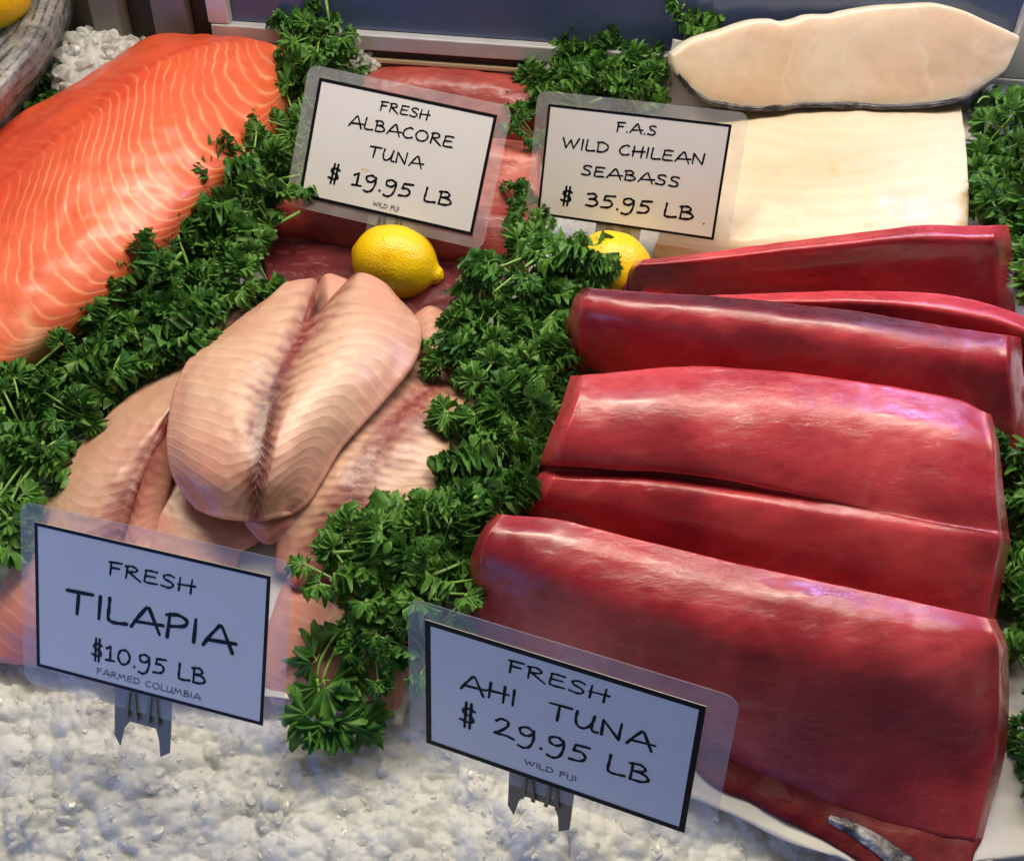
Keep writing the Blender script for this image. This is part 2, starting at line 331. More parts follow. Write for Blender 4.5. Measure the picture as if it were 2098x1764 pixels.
def build_ice():
    xs = np.concatenate([np.linspace(-0.62, -0.44, 60)[:-1], np.linspace(-0.44, 0.40, 860)[:-1], np.linspace(0.40, 0.62, 70)])
    ys = np.concatenate([np.linspace(0.02, 0.10, 24)[:-1], np.linspace(0.10, 0.36, 260)[:-1], np.linspace(0.36, 1.06, 190)])
    X, Y = np.meshgrid(xs, ys); Z = ice_height(X, Y)
    V = np.stack([X, Y, Z], -1).reshape(-1, 3); h, w = X.shape; i = np.arange(h*w).reshape(h, w)
    F = np.stack([i[:-1, :-1].ravel(), i[:-1, 1:].ravel(), i[1:, 1:].ravel(), i[1:, :-1].ravel()], 1).tolist()
    # a second, deeper layer shows through the clear wet one on top
    V2 = V.copy(); V2[:, 2] = (ice_height(X*1.03+0.31, Y*0.97+0.2)*0+Z-0.0045+0.002*fbm(np.stack([X, Y, 0*X], -1), 210, 2, 77)).ravel()
    F += [[q+h*w for q in f] for f in F]; V = np.concatenate([V, V2]); ntop = (h-1)*(w-1)
    # broken crystals bedded in the surface
    import bmesh
    bm = bmesh.new(); bmesh.ops.create_icosphere(bm, subdivisions=2, radius=1.0); bm.verts.ensure_lookup_table()
    iv2 = np.array([v.co[:] for v in bm.verts]); jf2 = np.array([[v.index for v in f.verts] for f in bm.faces]); bm.free()
    F0 = list(F); Vs, Fs, n = [V], F, len(V)
    def crystals(cx, cy, rmin, rmax, lift):
        nonlocal n
        m = len(cx); z = ice_height(cx, cy); r = rmin+(rmax-rmin)*rs.rand(m)**1.8
        q = rs.randn(m, 4); q /= np.linalg.norm(q, axis=1, keepdims=True); a, b, c, d = q.T
        Rm = np.stack([np.stack([1-2*(c*c+d*d), 2*(b*c-a*d), 2*(b*d+a*c)], 1), np.stack([2*(b*c+a*d), 1-2*(b*b+d*d), 2*(c*d-a*b)], 1), np.stack([2*(b*d-a*c), 2*(c*d+a*b), 1-2*(b*b+c*c)], 1)], 1)
        v = np.repeat(iv2[None], m, 0); pl = rs.randn(m, 9, 3); pl /= np.linalg.norm(pl, axis=2, keepdims=True); ds = 0.42+0.32*rs.rand(m, 9)
        for k in range(9):
            e = np.maximum(0, np.einsum('mvk,mk->mv', v, pl[:, k])-ds[:, k:k+1]); v = v-e[..., None]*pl[:, k][:, None]
        v = np.einsum('mij,mvj->mvi', Rm, v*np.array([1.05, 0.85, 0.7]))*r[:, None, None] + np.stack([cx, cy, z+r*lift], 1)[:, None]
        Vs.append(v.reshape(-1, 3)); Fs.extend((jf2[None]+n+(np.arange(m)*len(iv2))[:, None, None]).reshape(-1, 3).tolist()); n += m*len(iv2)
    m = 1900; cy = 0.11+0.20*rs.rand(m); cx = rs.uniform(-0.40, 0.30, m)
    keep = ~((cx > 0.17-0.9*(0.24-cy)*0) & (cy > 0.145))
    crystals(cx[keep], cy[keep], 0.0016, 0.0062, -0.35)
    for (c, r, h) in ICE_SPOTS[:5]:
        q = P(c[0], c[1], h*0.7); m = 240
        crystals(q[0]+rs.randn(m)*r*0.5, q[1]+rs.randn(m)*r*0.45, 0.003, 0.0095, 0.25)
    o = mesh_obj('crushed_ice', np.concatenate(Vs), Fs, M_ice, smooth=False); nb = len(F0); o.data.materials.append(M_ice2); o.data.materials.append(M_crys); o.data.polygons.foreach_set('material_index', [0 if k < ntop else (1 if k < 2*ntop else 2) for k in range(len(Fs))]); o.data.polygons.foreach_set('use_smooth', [k < nb for k in range(len(Fs))])
    tag(o, 'bed of wet white crushed ice under the fish and along the front', 'ice', kind='stuff')
build_ice()

# back of the case: sill, sliding doors, metal wall panel
bA, bB = P(470, 74, 0.055), P(2098, 187, 0.055)
ex = (bB-bA); ex /= np.linalg.norm(ex)
eh = np.cross([0, 0, 1.0], ex); lean = math.radians(12)
eu = np.array([0, 0, 1])*math.cos(lean)+eh*math.sin(lean); en = np.cross(eu, ex)   # en points to the viewer
if en[1] > 0: en = -en
def bx(x0, x1, u0, u1, n0, n1, r=0.0):
    V = [bA+ex*x+eu*u+en*n for x in (x0, x1) for u in (u0, u1) for n in (n0, n1)]
    F = [[0, 1, 3, 2], [4, 6, 7, 5], [0, 4, 5, 1], [2, 3, 7, 6], [0, 2, 6, 4], [1, 5, 7, 3]]
    return V, F
def boxes(name, bl, mat, parent=None):
    V, F, n = [], [], 0
    for b in bl:
        v, f = bx(*b); V += v; F += [[i+n for i in q] for q in f]; n += 8
    o = mesh_obj(name, V, F, mat, parent, smooth=False)
    bv = o.modifiers.new('bevel', 'BEVEL'); bv.width = 0.0012; bv.segments = 2
    return o
XR = 1.15
sill = empty('back_sill'); tag(sill, 'grey metal sill along the back of the display case behind the fish', 'sill')
boxes('sill_plate', [(-0.35, XR, -0.16, -0.0125, -0.012, 0.004)], M_sill, sill)
boxes('cream_edge', [(-0.05, XR, -0.012, -0.0075, -0.010, 0.007)], M_cream, sill)
boxes('rubber_seal', [(-0.05, XR, -0.007, -0.0015, -0.010, 0.005)], M_seal, sill)
XM = 0.665
d1 = empty('sliding_door'); tag(d1, 'dark glass sliding door with metal frame at the top middle', 'door', 'sliding doors at the back of the case')
boxes('door_frame', [(-0.012, XM, -0.001, 0.012, -0.010, 0.008), (-0.014, 0.004, 0.0125, 0.5, -0.010, 0.007), (XM-0.026, XM, 0.0125, 0.5, -0.010, 0.007)], M_alu, d1)
boxes('glass_pane', [(0.0045, XM-0.0265, 0.0125, 0.5, -0.008, -0.002)], M_glass, d1)
d2 = empty('sliding_door'); tag(d2, 'dark glass sliding door behind the seabass steak at top right', 'door', 'sliding doors at the back of the case')
boxes('door_frame', [(XM+0.002, XR, -0.001, 0.012, -0.024, -0.012), (XM+0.002, XM+0.016, 0.0125, 0.5, -0.024, -0.012)], M_alu, d2)
boxes('glass_pane', [(XM+0.0165, XR, 0.0125, 0.5, -0.022, -0.016)], M_glass, d2)
post = empty('corner_post'); tag(post, 'grey metal door post with dark channels left of the dark glass door', 'post')
boxes('post_strip', [(-0.060, -0.030, -0.16, 0.5, -0.012, 0.012)], M_stain, post)
boxes('post_strip', [(-0.110, -0.085, -0.16, 0.5, -0.012, 0.020)], M_sill, post)
boxes('dark_channel', [(-0.0845, -0.0605, -0.16, 0.5, -0.012, 0.002), (-0.0295, -0.0145, -0.16, 0.5, -0.012, 0.000)], M_seal, post)
wp = boxes('wall_panel', [(-0.62, -0.1105, -0.16, 0.5, -0.03, 0.0)], M_stain)
tag(wp, 'brownish stainless steel wall panel behind the ice mound at top left', 'panel')

# ================================================================== paper sheets
def sheet(name, poly, z, label, amp=0.0035, curl=None, n=46):
    poly = [np.array(p, float) for p in poly]                # four edge curves: quad patch corners with pixel coords
    c0, c1, c2, c3 = poly
    V = []; 
    for i in range(n):
        for j in range(n):
            a, b = i/(n-1), j/(n-1)
            p = c0*(1-a)*(1-b)+c1*a*(1-b)+c2*a*b+c3*(1-a)*b
            w = P(p[0], p[1], p[2] if len(p) > 2 else z)
            edge = min(a, 1-a, b, 1-b)
            w = w+np.array([0.004*vnoise(w*28+3), 0.004*vnoise(w*28+9), 0])*(1 if edge < 0.001 else 0)
            w[2] += amp*fbm(w, 26, 3, 8)*(0.4+1.6*math.exp(-edge*14))
            V.append(w)
    V = np.array(V); idx = np.arange(n*n).reshape(n, n)
    F = np.stack([idx[:-1, :-1].ravel(), idx[:-1, 1:].ravel(), idx[1:, 1:].ravel(), idx[1:, :-1].ravel()], 1).tolist()
    o = mesh_obj(name, V, F, M_paper); so = o.modifiers.new('thickness', 'SOLIDIFY'); so.thickness = 0.0003
    tag(o, label, 'paper', 'butcher paper under the fish'); recentre(o); return o
sheet('paper_sheet', [(-60, 1345, .011), (830, 1478, .011), (900, 1000, .012), (150, 900, .012)], .011, 'white butcher paper under the tilapia fillets, its wavy edge on the ice')
sheet('paper_sheet', [(1330, 1600, .011), (1800, 1800, .011), (2260, 1750, .011), (2160, 1150, .011)], .011, 'white butcher paper under the front ahi tuna loins at lower right', amp=0.0010)
sheet('paper_sheet', [(1340, 250, .036), (2050, 300, .036), (1990, 170, .055), (1375, 88, .085)], .04, 'white butcher paper sticking out behind the white seabass', amp=0.002)

# ================================================================== ahi tuna
tun_a, tun_b, tun_c = lin(170, 46, 58), lin(194, 72, 76), lin(142, 30, 44)
def tuna_col(seed, dark=None, grain=1.0, base=1.0, fringe=False):
    def f(s, t, G):
        n = fbm(G, 22, 3, seed); g = fbm(G*np.array([0.35, 1, 1]), 130, 3, seed+9)
        c = mixc(np.broadcast_to(tun_a, G.shape), np.broadcast_to(tun_b, G.shape), np.clip(0.45+0.55*n+0.25*g*grain, 0, 1))
        c = mixc(c, np.broadcast_to(tun_c, G.shape), np.clip(-0.2-0.8*n, 0, 0.7))
        vein = np.abs(fbm(G*np.array([1, 0.6, 1])+0.01*fbm(G, 40, 2, 3)[..., None], 16, 2, seed+31)); c = mixc(c, np.broadcast_to(lin(212, 110, 98), G.shape), 0.16*np.exp(-(vein/0.012)**2))
        if dark is not None: c = mixc(c, np.broadcast_to(dark[0], G.shape), np.clip(dark[1](s, t)+0.25*n*dark[1](s, t), 0, 1))
        ph = t*7+0.9*(s-0.4)**2*3+0.5*fbm(G, 9, 2, seed+51); a_ = np.abs(ph-np.round(ph)); c = mixc(c, np.broadcast_to(lin(206, 104, 98), G.shape), 0.30*np.exp(-(a_/0.035)**2)*np.clip(0.4+fbm(G, 24, 2, seed+52), 0, 1))
        gr = fbm(G@np.array([[.9, -.44, 0], [.44, .9, 0], [0, 0, 1]])*np.array([.12, 1, 1]), 240, 3, seed+60); c = c*(1+0.10*gr[..., None])
        bl = fbm(G, 12, 3, seed+70); c = mixc(c, np.broadcast_to(lin(112, 18, 30), G.shape), 0.35*sstep(.35, .9, bl))
        if fringe: c = mixc(c, np.broadcast_to(lin(226, 140, 120), G.shape), 0.75*np.exp(-((s-0.475+0.012*n)/0.016)**2)*sstep(.05, .2, t)*sstep(.75, .35, t))
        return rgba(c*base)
    return f
tunas = []
D = [[(1012, 1052, .080), (1150, 1066, .085), (1300, 1104, .088), (1500, 1152, .088), (1750, 1206, .086), (1930, 1246, .084), (2040, 1270, .080)],
     [(985, 1090, .083), (1130, 1112, .087), (1300, 1165, .090), (1500, 1218, .090), (1750, 1272, .088), (1940, 1302, .086), (2058, 1310, .080)],
     [(966, 1145, .074), (1110, 1190, .078), (1300, 1262, .081), (1500, 1318, .081), (1750, 1368, .079), (1940, 1390, .077), (2066, 1360, .070)],
     [(963, 1215, .048), (1110, 1300, .048), (1300, 1390, .048), (1500, 1450, .048), (1750, 1510, .046), (1940, 1540, .045), (2060, 1520, .044)],
     [(972, 1285, .018), (1110, 1390, .014), (1300, 1490, .013), (1500, 1566, .013), (1750, 1664, .015), (1900, 1704, .016), (2012, 1722, .016)]]
def cut_ends(rails, dz=0.013):          # the knife-cut ends turn down over a short rounded corner
    out = []
    for k, r in enumerate(rails):
        m = lambda p, q, f: tuple(p[i]+(q[i]-p[i])*f for i in range(3)); lo = dz if k < len(rails)-1 else dz*0.3
        a, b = r[0], r[-1]
        out.append([(a[0], a[1], a[2]-lo), m(a, r[1], .10), m(a, r[1], .26)]+list(r[1:-1])+[m(b, r[-2], .30), m(b, r[-2], .13), (b[0], b[1], b[2]-lo)])
    return out
tun = lambda rails, label, seed, **k: tunas.append(fish('tuna_loin', [loft_arrays(cut_ends(rails), 280, 130, zb=k.pop('zb', 0.008), bulge=k.pop('bulge', 0.12), amp=k.pop('amp', 0.0007), freq=k.pop('freq', 32), seed=seed, colfn=tuna_col(seed, **k))], M_tuna, label, 'tuna', 'red ahi tuna loins on the right'))
tun(D, 'largest red ahi tuna block, nearest, right behind the ahi tuna sign', 3, base=0.9)
Cp = [[(1168, 770, .092), (1400, 750, .094), (1600, 762, .096), (1800, 788, .096), (1950, 814, .094), (2032, 850, .090)],
      [(1150, 830, .094), (1400, 822, .098), (1600, 835, .099), (1800, 860, .098), (1950, 890, .096), (2048, 920, .090)],
      [(1122, 900, .088), (1390, 900, .091), (1590, 925, .091), (1800, 965, .089), (1950, 1000, .086), (2058, 1020, .082)],
      [(1108, 946, .078), (1385, 960, .080), (1580, 992, .080), (1790, 1035, .078), (1945, 1066, .076), (2064, 1085, .074)],
      [(1104, 960, .066), (1385, 976, .069), (1580, 1006, .073), (1790, 1048, .076), (1945, 1078, .075), (2066, 1098, .074)],
      [(1098, 978, .070), (1380, 1000, .073), (1580, 1036, .074), (1790, 1080, .074), (1945, 1106, .073), (2068, 1118, .071)],
      [(1078, 1025, .058), (1370, 1060, .062), (1560, 1100, .062), (1780, 1150, .061), (1930, 1180, .060), (2056, 1180, .058)],
      [(1072, 1055, .035), (1360, 1130, .040), (1550, 1180, .040), (1760, 1230, .040), (1915, 1262, .040), (2036, 1275, .040)]]
tun(Cp, 'broad red ahi tuna loin with a lengthwise crease, behind the nearest block', 14, fringe=True)
Bp = [[(1195, 590, .095), (1350, 600, .097), (1500, 611, .098), (1700, 632, .098), (1900, 662, .097), (2092, 692, .093)],
      [(1178, 612, .096), (1340, 628, .099), (1500, 642, .101), (1700, 668, .101), (1900, 700, .099), (2094, 722, .094)],
      [(1170, 650, .086), (1330, 672, .090), (1500, 690, .092), (1700, 718, .092), (1900, 748, .091), (2095, 765, .088)],
      [(1166, 710, .060), (1330, 745, .062), (1500, 775, .064), (1700, 805, .064), (1900, 840, .064), (2105, 860, .062)],
      [(1170, 790, .025), (1330, 840, .026), (1500, 870, .027), (1700, 900, .027), (1900, 950, .027), (2100, 1000, .027)]]
tun(Bp, 'red ahi tuna loin with a dark purplish bloodline along its top edge', 25, dark=(lin(84, 34, 46), lambda s, t: sstep(0.34, 0.10, s)*(0.95-0.55*sstep(0.55, 0.9, t))))
B2 = [[(1450, 606, .080), (1650, 598, .083), (1800, 598, .085), (1930, 604, .086), (2040, 628, .085), (2150, 668, .080)],
      [(1450, 622, .080), (1650, 622, .085), (1800, 625, .087), (1930, 640, .087), (2040, 662, .086), (2150, 700, .082)],
      [(1450, 640, .060), (1650, 660, .060), (1800, 670, .060), (1930, 690, .060), (2040, 715, .060), (2150, 750, .060)]]
tun(B2, 'bright red ahi tuna piece peeking out behind the loin with the dark bloodline', 36, base=1.12)
Ap = [[(1305, 533, .076), (1420, 522, .080), (1550, 503, .084), (1700, 484, .088), (1860, 464, .090), (2064, 462, .086)],
      [(1292, 548, .076), (1420, 538, .081), (1550, 523, .085), (1700, 508, .089), (1860, 492, .090), (2070, 492, .086)],
      [(1284, 572, .060), (1420, 566, .062), (1550, 556, .064), (1700, 548, .066), (1860, 538, .068), (2075, 545, .066)],
      [(1283, 606, .036), (1420, 612, .036), (1550, 616, .036), (1700, 620, .036), (1860, 626, .036), (2080, 640, .036)]]
tun(Ap, 'red ahi tuna loin farthest back, against the white seabass slab', 47)
Ep = [[(1380, 1500, .014), (1560, 1575, .015), (1720, 1640, .015), (1880, 1690, .015), (2010, 1716, .015)],
      [(1450, 1590, .015), (1600, 1640, .016), (1740, 1690, .016), (1880, 1735, .016), (1990, 1755, .015)],
      [(1555, 1650, .013), (1660, 1700, .013), (1780, 1770, .013), (1880, 1830, .013), (1985, 1850, .013)]]
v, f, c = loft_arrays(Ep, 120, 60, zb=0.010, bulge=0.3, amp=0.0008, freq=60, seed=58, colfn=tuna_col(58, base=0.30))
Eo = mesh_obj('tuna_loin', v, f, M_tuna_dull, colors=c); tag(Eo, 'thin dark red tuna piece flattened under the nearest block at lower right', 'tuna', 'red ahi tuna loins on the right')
sk = [[(1704, 1668, .0165), (1760, 1690, .0172), (1815, 1718, .0172), (1880, 1765, .0165), (1920, 1800, .016)],
      [(1700, 1676, .0178), (1754, 1702, .0185), (1806, 1735, .0185), (1868, 1782, .0178), (1910, 1815, .017)],
      [(1700, 1684, .0160), (1748, 1712, .0165), (1798, 1748, .0165), (1858, 1798, .016), (1900, 1830, .016)]]
v, f, c = loft_arrays(sk, 70, 14, thick=0.002, amp=0.0006, freq=200, seed=5, colfn=lambda s, t, G: rgba(mixc(np.broadcast_to(lin(46, 46, 54), G.shape), np.broadcast_to(lin(150, 150, 158), G.shape), np.clip(0.35+0.9*fbm(G, 120, 3, 4), 0, 1)*sstep(0.9, 0.3, t))))
mesh_obj('skin_strip', v, f, M_skin, Eo, colors=c); recentre(Eo)

# ================================================================== albacore
def alba_col(seed, a=lin(150, 56, 54), b=lin(180, 80, 70), k=1.0):
    def f(s, t, G):
        n = fbm(G, 20, 3, seed); g = fbm(G*np.array([0.25, 1, 1]), 160, 3, seed+5)
        c = mixc(np.broadcast_to(a, G.shape), np.broadcast_to(b, G.shape), np.clip(0.5+0.6*n+0.3*g, 0, 1))
        c = mixc(c, np.broadcast_to(lin(226, 160, 140), G.shape), 0.16*np.exp(-(np.abs(g-0.35)/0.05)**2))
        return rgba(c*k)
    return f
def alb(rails, label, seed, a=None, b=None, k=1.0, zb=-0.004, mat=None):
    kw = {} if a is None else dict(a=a, b=b)
    fish('tuna_loin', [loft_arrays(rails, 130, 60, zb=zb, bulge=0.12, amp=0.0009, freq=55, seed=seed, colfn=alba_col(seed, k=k, **kw))], mat or M_alba, label, 'tuna', 'albacore tuna loins behind the albacore sign')
alb([[(752, 137, .040), (880, 134, .044), (1010, 148, .044), (1150, 178, .040)], [(742, 165, .041), (880, 168, .046), (1010, 182, .046), (1150, 212, .041)], [(720, 240, .025), (880, 246, .026), (1010, 262, .026), (1150, 290, .026)]], 'pinkish red albacore loin farthest back, above the albacore sign', 61)
alb([[(690, 262, .030), (830, 262, .034), (960, 278, .034), (1100, 292, .032)], [(660, 300, .031), (820, 300, .036), (960, 315, .036), (1100, 328, .033)], [(640, 395, .010), (800, 405, .011), (950, 430, .011), (1100, 440, .011)]], 'pinkish albacore loin mostly hidden by the albacore sign, seen at its right edge', 72, a=lin(180, 84, 74), b=lin(208, 112, 94))
alb([[(522, 376, .028), (640, 372, .032), (780, 400, .032), (930, 418, .031), (1075, 428, .028)], [(508, 402, .029), (640, 402, .033), (780, 430, .033), (930, 448, .033), (1080, 452, .029)], [(508, 450, .018), (640, 470, .018), (780, 498, .018), (930, 515, .018), (1075, 518, .018)], [(516, 492, .002), (640, 512, .002), (780, 535, .002), (930, 548, .002), (1060, 548, .002)]], 'rosy albacore loin under the lower edge of the albacore sign', 83, a=lin(150, 46, 50), b=lin(182, 72, 66))
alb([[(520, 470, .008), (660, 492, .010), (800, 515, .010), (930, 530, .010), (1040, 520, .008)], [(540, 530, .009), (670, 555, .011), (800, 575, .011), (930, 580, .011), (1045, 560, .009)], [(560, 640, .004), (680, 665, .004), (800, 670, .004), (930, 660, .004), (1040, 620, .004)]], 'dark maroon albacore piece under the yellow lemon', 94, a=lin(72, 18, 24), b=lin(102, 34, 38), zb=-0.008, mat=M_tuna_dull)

# ================================================================== seabass slab and steak
cream_a, cream_b = lin(218, 198, 160), lin(234, 218, 184)
def slab_col(s, t, G):
    n = fbm(G*np.array([0.5, 1.5, 1]), 18, 3, 3); lines = np.sin((s*26+1.2*n+0.6*np.sin(t*7))*2*PI*0.5)
    c = mixc(np.broadcast_to(cream_a, G.shape), np.broadcast_to(cream_b, G.shape), np.clip(0.5+0.5*n+0.12*lines, 0, 1))
    d = np.hypot((s-0.40)/0.03, (t-0.62)/0.014); c = mixc(c, np.broadcast_to(lin(226, 168, 110), G.shape), 0.5*np.exp(-d*d))
    return rgba(c, 0.5+0.3*lines*sstep(0, .1, s))
slab = [[(1420, 200, .044), (1520, 204, .050), (1640, 207, .055), (1800, 210, .058), (1968, 212, .056)],
        [(1405, 270, .042), (1510, 275, .050), (1630, 282, .056), (1800, 285, .060), (1978, 290, .058)],
        [(1390, 380, .036), (1500, 388, .045), (1630, 390, .052), (1800, 388, .057), (1984, 385, .055)],
        [(1355, 475, .024), (1480, 485, .034), (1620, 482, .044), (1800, 478, .049), (1982, 470, .048)],
        [(1345, 502, .016), (1470, 520, .026), (1620, 522, .036), (1800, 515, .040), (1982, 505, .040)]]
so = fish('seabass_slab', [loft_arrays(slab, 150, 120, thick=0.022, bulge=0.10, amp=0.0012, freq=30, seed=7, colfn=slab_col)], M_bass, 'large cream white seabass fillet slab beside the chilean seabass sign', 'fish fillet')
zO = lambda X, Y: (1294.5+X*.383, Y*.383)
topE = [(222, 300), (330, 225), (480, 180), (580, 145), (660, 125), (750, 121), (810, 134), (880, 122), (960, 98), (1080, 95), (1160, 75), (1330, 48), (1480, 40), (1580, 33), (1670, 38), (1800, 75), (1920, 130), (2000, 165), (2072, 200)]
botE = [(219, 345), (250, 400), (320, 480), (400, 540), (500, 568), (600, 580), (700, 585), (830, 580), (900, 566), (1050, 568), (1150, 572), (1250, 572), (1350, 578), (1530, 570), (1680, 553), (1790, 520), (1900, 450), (1990, 390), (2066, 245)]
sp0 = P(1700, 224, .060); lean2 = math.radians(32); sn = np.array([0, -math.cos(lean2), math.sin(lean2)])
def srail(w, inset=0.0):
    r = []
    for a, b in zip(topE, botE):
        p = zO(a[0]*(1-w)+b[0]*w, a[1]*(1-w)+b[1]*w); r.append(PL(p[0], p[1], sp0, sn))
    return r
SR = [srail(w) for w in (0, .12, .3, .5, .7, .88, 1.0)]
bul = [0, .0015, .002, .002, .002, .0015, 0]
for r, b in zip(SR, bul):
    for k in range(len(r)): r[k] = r[k]+sn*b*math.sin(PI*min(1, max(0, (k+0.3)/(len(r)-0.4))))**0.5
def steak_col(s, t, G):
    n = fbm(G, 20, 3, 9)
    ph = t*9+0.9*np.sin(s*3)+0.5*n; ln = np.exp(-((ph-np.round(ph))/0.05)**2)*sstep(.02, .25, s)*sstep(1, .75, s)*np.clip(0.6+fbm(G, 35, 2, 77), 0, 1)
    c = mixc(np.broadcast_to(lin(240, 212, 176), G.shape), np.broadcast_to(lin(246, 226, 194), G.shape), np.clip(0.5+0.7*n, 0, 1))
    c = mixc(c, np.broadcast_to(lin(250, 232, 204), G.shape), 0.65*ln)
    c = mixc(c, np.broadcast_to(lin(250, 238, 214), G.shape), np.clip(sstep(0.84, 0.97, s)+sstep(.10, .0, s)*0.8, 0, 1))
    return rgba(c, 0.5*ln)
v, f, c = loft_arrays(SR, 220, 80, offset=-sn*0.026+np.array([0, 0, 0.002]), bulge=0.06, amp=0.0005, freq=40, seed=3, colfn=steak_col, world=True)
st = mesh_obj('seabass_steak', v, f, M_bass, colors=c); tag(st, 'white seabass steak with dark skin edge standing on the cream slab', 'fish steak')
# dark skin wraps the lower edge
bt = np.array(SR[-1][1:-1]); upv = np.array([0, math.sin(lean2), math.cos(lean2)])
rag = np.array([0.0010*vnoise(np.array([k*0.9, 1.0, 2.0])) for k in range(len(bt))])
r0 = bt+sn*0.0006+upv*(0.0012+rag)[:, None]; r1 = bt+sn*0.0010-upv*0.0016; r2 = bt-sn*0.010-upv*0.0022; r3 = bt-sn*0.026-upv*0.0014
v, f, c = loft_arrays([r0, r1, r2, r3], 200, 24, offset=upv*0.0014, bulge=0.0, amp=0.0006, freq=260, seed=13, world=True, colfn=lambda s, t, G: rgba(mixc(np.broadcast_to(lin(34, 30, 28), G.shape), np.broadcast_to(lin(92, 84, 72), G.shape), np.clip(0.25+0.8*fbm(G, 150, 3, 2), 0, 1))))
mesh_obj('fish_skin', v, f, M_skin, st, colors=c); recentre(st)

# ================================================================== tilapia
til_a, til_b, til_p, til_r = lin(204, 160, 134), lin(228, 196, 168), lin(206, 138, 122), lin(62, 16, 20)
def til_col(s0=None, N=20, A=(.02, .20, .02, .30), dv=(.52, .40), seed=0, pink=0.0, w=.22, seamc=(150, 62, 56), dark=0.9, pinkend=None, contrast=1.0):
    # s0: where the red line runs (None: no line); A: depth of the chevrons at the top and bottom end, left and right of it
    def f(s, t, G):
        n = fbm(G, 22, 3, seed); n2 = fbm(G, 95, 3, seed+4); n3 = fbm(G, 260, 2, seed+8)
        q = 0.5 if s0 is None else s0
        lft = s < q; d = np.where(lft, (q-s)/max(q, 1e-3), (s-q)/max(1-q, 1e-3))
        Aq = np.where(lft, A[0]+(A[1]-A[0])*sstep(.3, .95, t), A[2]+(A[3]-A[2])*sstep(.2, .9, t)); v = np.where(lft, dv[0], dv[1])
        tri = np.sqrt((d-v)**2+0.004); ph = N*(t+Aq*tri)+0.45*n+0.06*n2; fr = ph-np.floor(ph)
        amp = np.clip(0.75+0.8*n+0.3*n2, 0.15, 1)*contrast
        line = np.exp(-((fr-0.80)/0.075)**2); tone = fr                         # a ramp paints each ridge's shaded side, a thin pale sheet between flakes
        c = mixc(np.broadcast_to(til_a, G.shape), np.broadcast_to(til_b, G.shape), np.clip(0.25+0.30*tone*amp+0.35*n, 0, 1))
        pk = pink+0.45*fbm(G, 14, 2, seed+21)+0.5*sstep(.55, 1.0, t)+0.35*sstep(.12, 0, t)
        if s0 is not None: pk = pk+0.25*sstep(.85, 1., d)
        c = mixc(c, np.broadcast_to(til_p, G.shape), np.clip(pk, 0, 0.85))
        if pinkend is not None: c = mixc(c, np.broadcast_to(lin(200, 112, 98), G.shape), 0.75*sstep(pinkend[0], pinkend[1], t))
        c = mixc(c, np.broadcast_to(lin(232, 206, 178), G.shape), 0.36*line*amp)
        if s0 is not None:
            ww = w*(0.9+0.35*n+0.2*n2+0.18*np.cos(2*PI*fr)); m = np.exp(-(d/np.maximum(ww, .03))**2)
            c = mixc(c, np.broadcast_to(lin(*seamc), G.shape), np.clip(0.9*m+0.2*n3*m, 0, 1))
            m2 = np.exp(-(d/np.maximum(ww*0.62, .02))**2)*sstep(.2, .5, t)*sstep(1.0, .82, t); c = mixc(c, np.broadcast_to(til_r, G.shape), np.clip(dark*m2*(0.85+0.4*n3), 0, 1))
            tick = np.exp(-((fr-0.8)/0.13)**2)*np.exp(-(d/(0.28*w))**2)*np.clip(0.7+n3, 0, 1); c = mixc(c, np.broadcast_to(lin(214, 170, 152), G.shape), 0.6*tick*sstep(.3, .55, t))
        return rgba(c, (line*0.5+tone*0.4)*amp)
    return f
zt = lambda X, Y, z: (X*.4936, 517.8+Y*.4936, z)
def zrail(l): return [zt(*p) for p in l]
def flat(rails, k):                     # flatten the swell of a fillet, kept on its sight lines
    out = [[list(p) for p in r] for r in rails]; n = len(rails)
    for j in range(len(rails[0])):
        a, b = rails[0][j][2], rails[-1][j][2]
        for i in range(n): l = a+(b-a)*i/(n-1); out[i][j][2] = l+k*(rails[i][j][2]-l)
    return [[tuple(p) for p in r] for r in out]
def shells(label, *lofts):
    return fish('tilapia_fillet', [loft_arrays(flat(r, 0.85), n, m, thick=th, bulge=0.35, amp=0.0006, freq=50, seed=sd, colfn=cf) for (r, n, m, th, sd, cf) in lofts], M_tila, label, 'fish fillet', 'tilapia fillets in the pile on white paper')
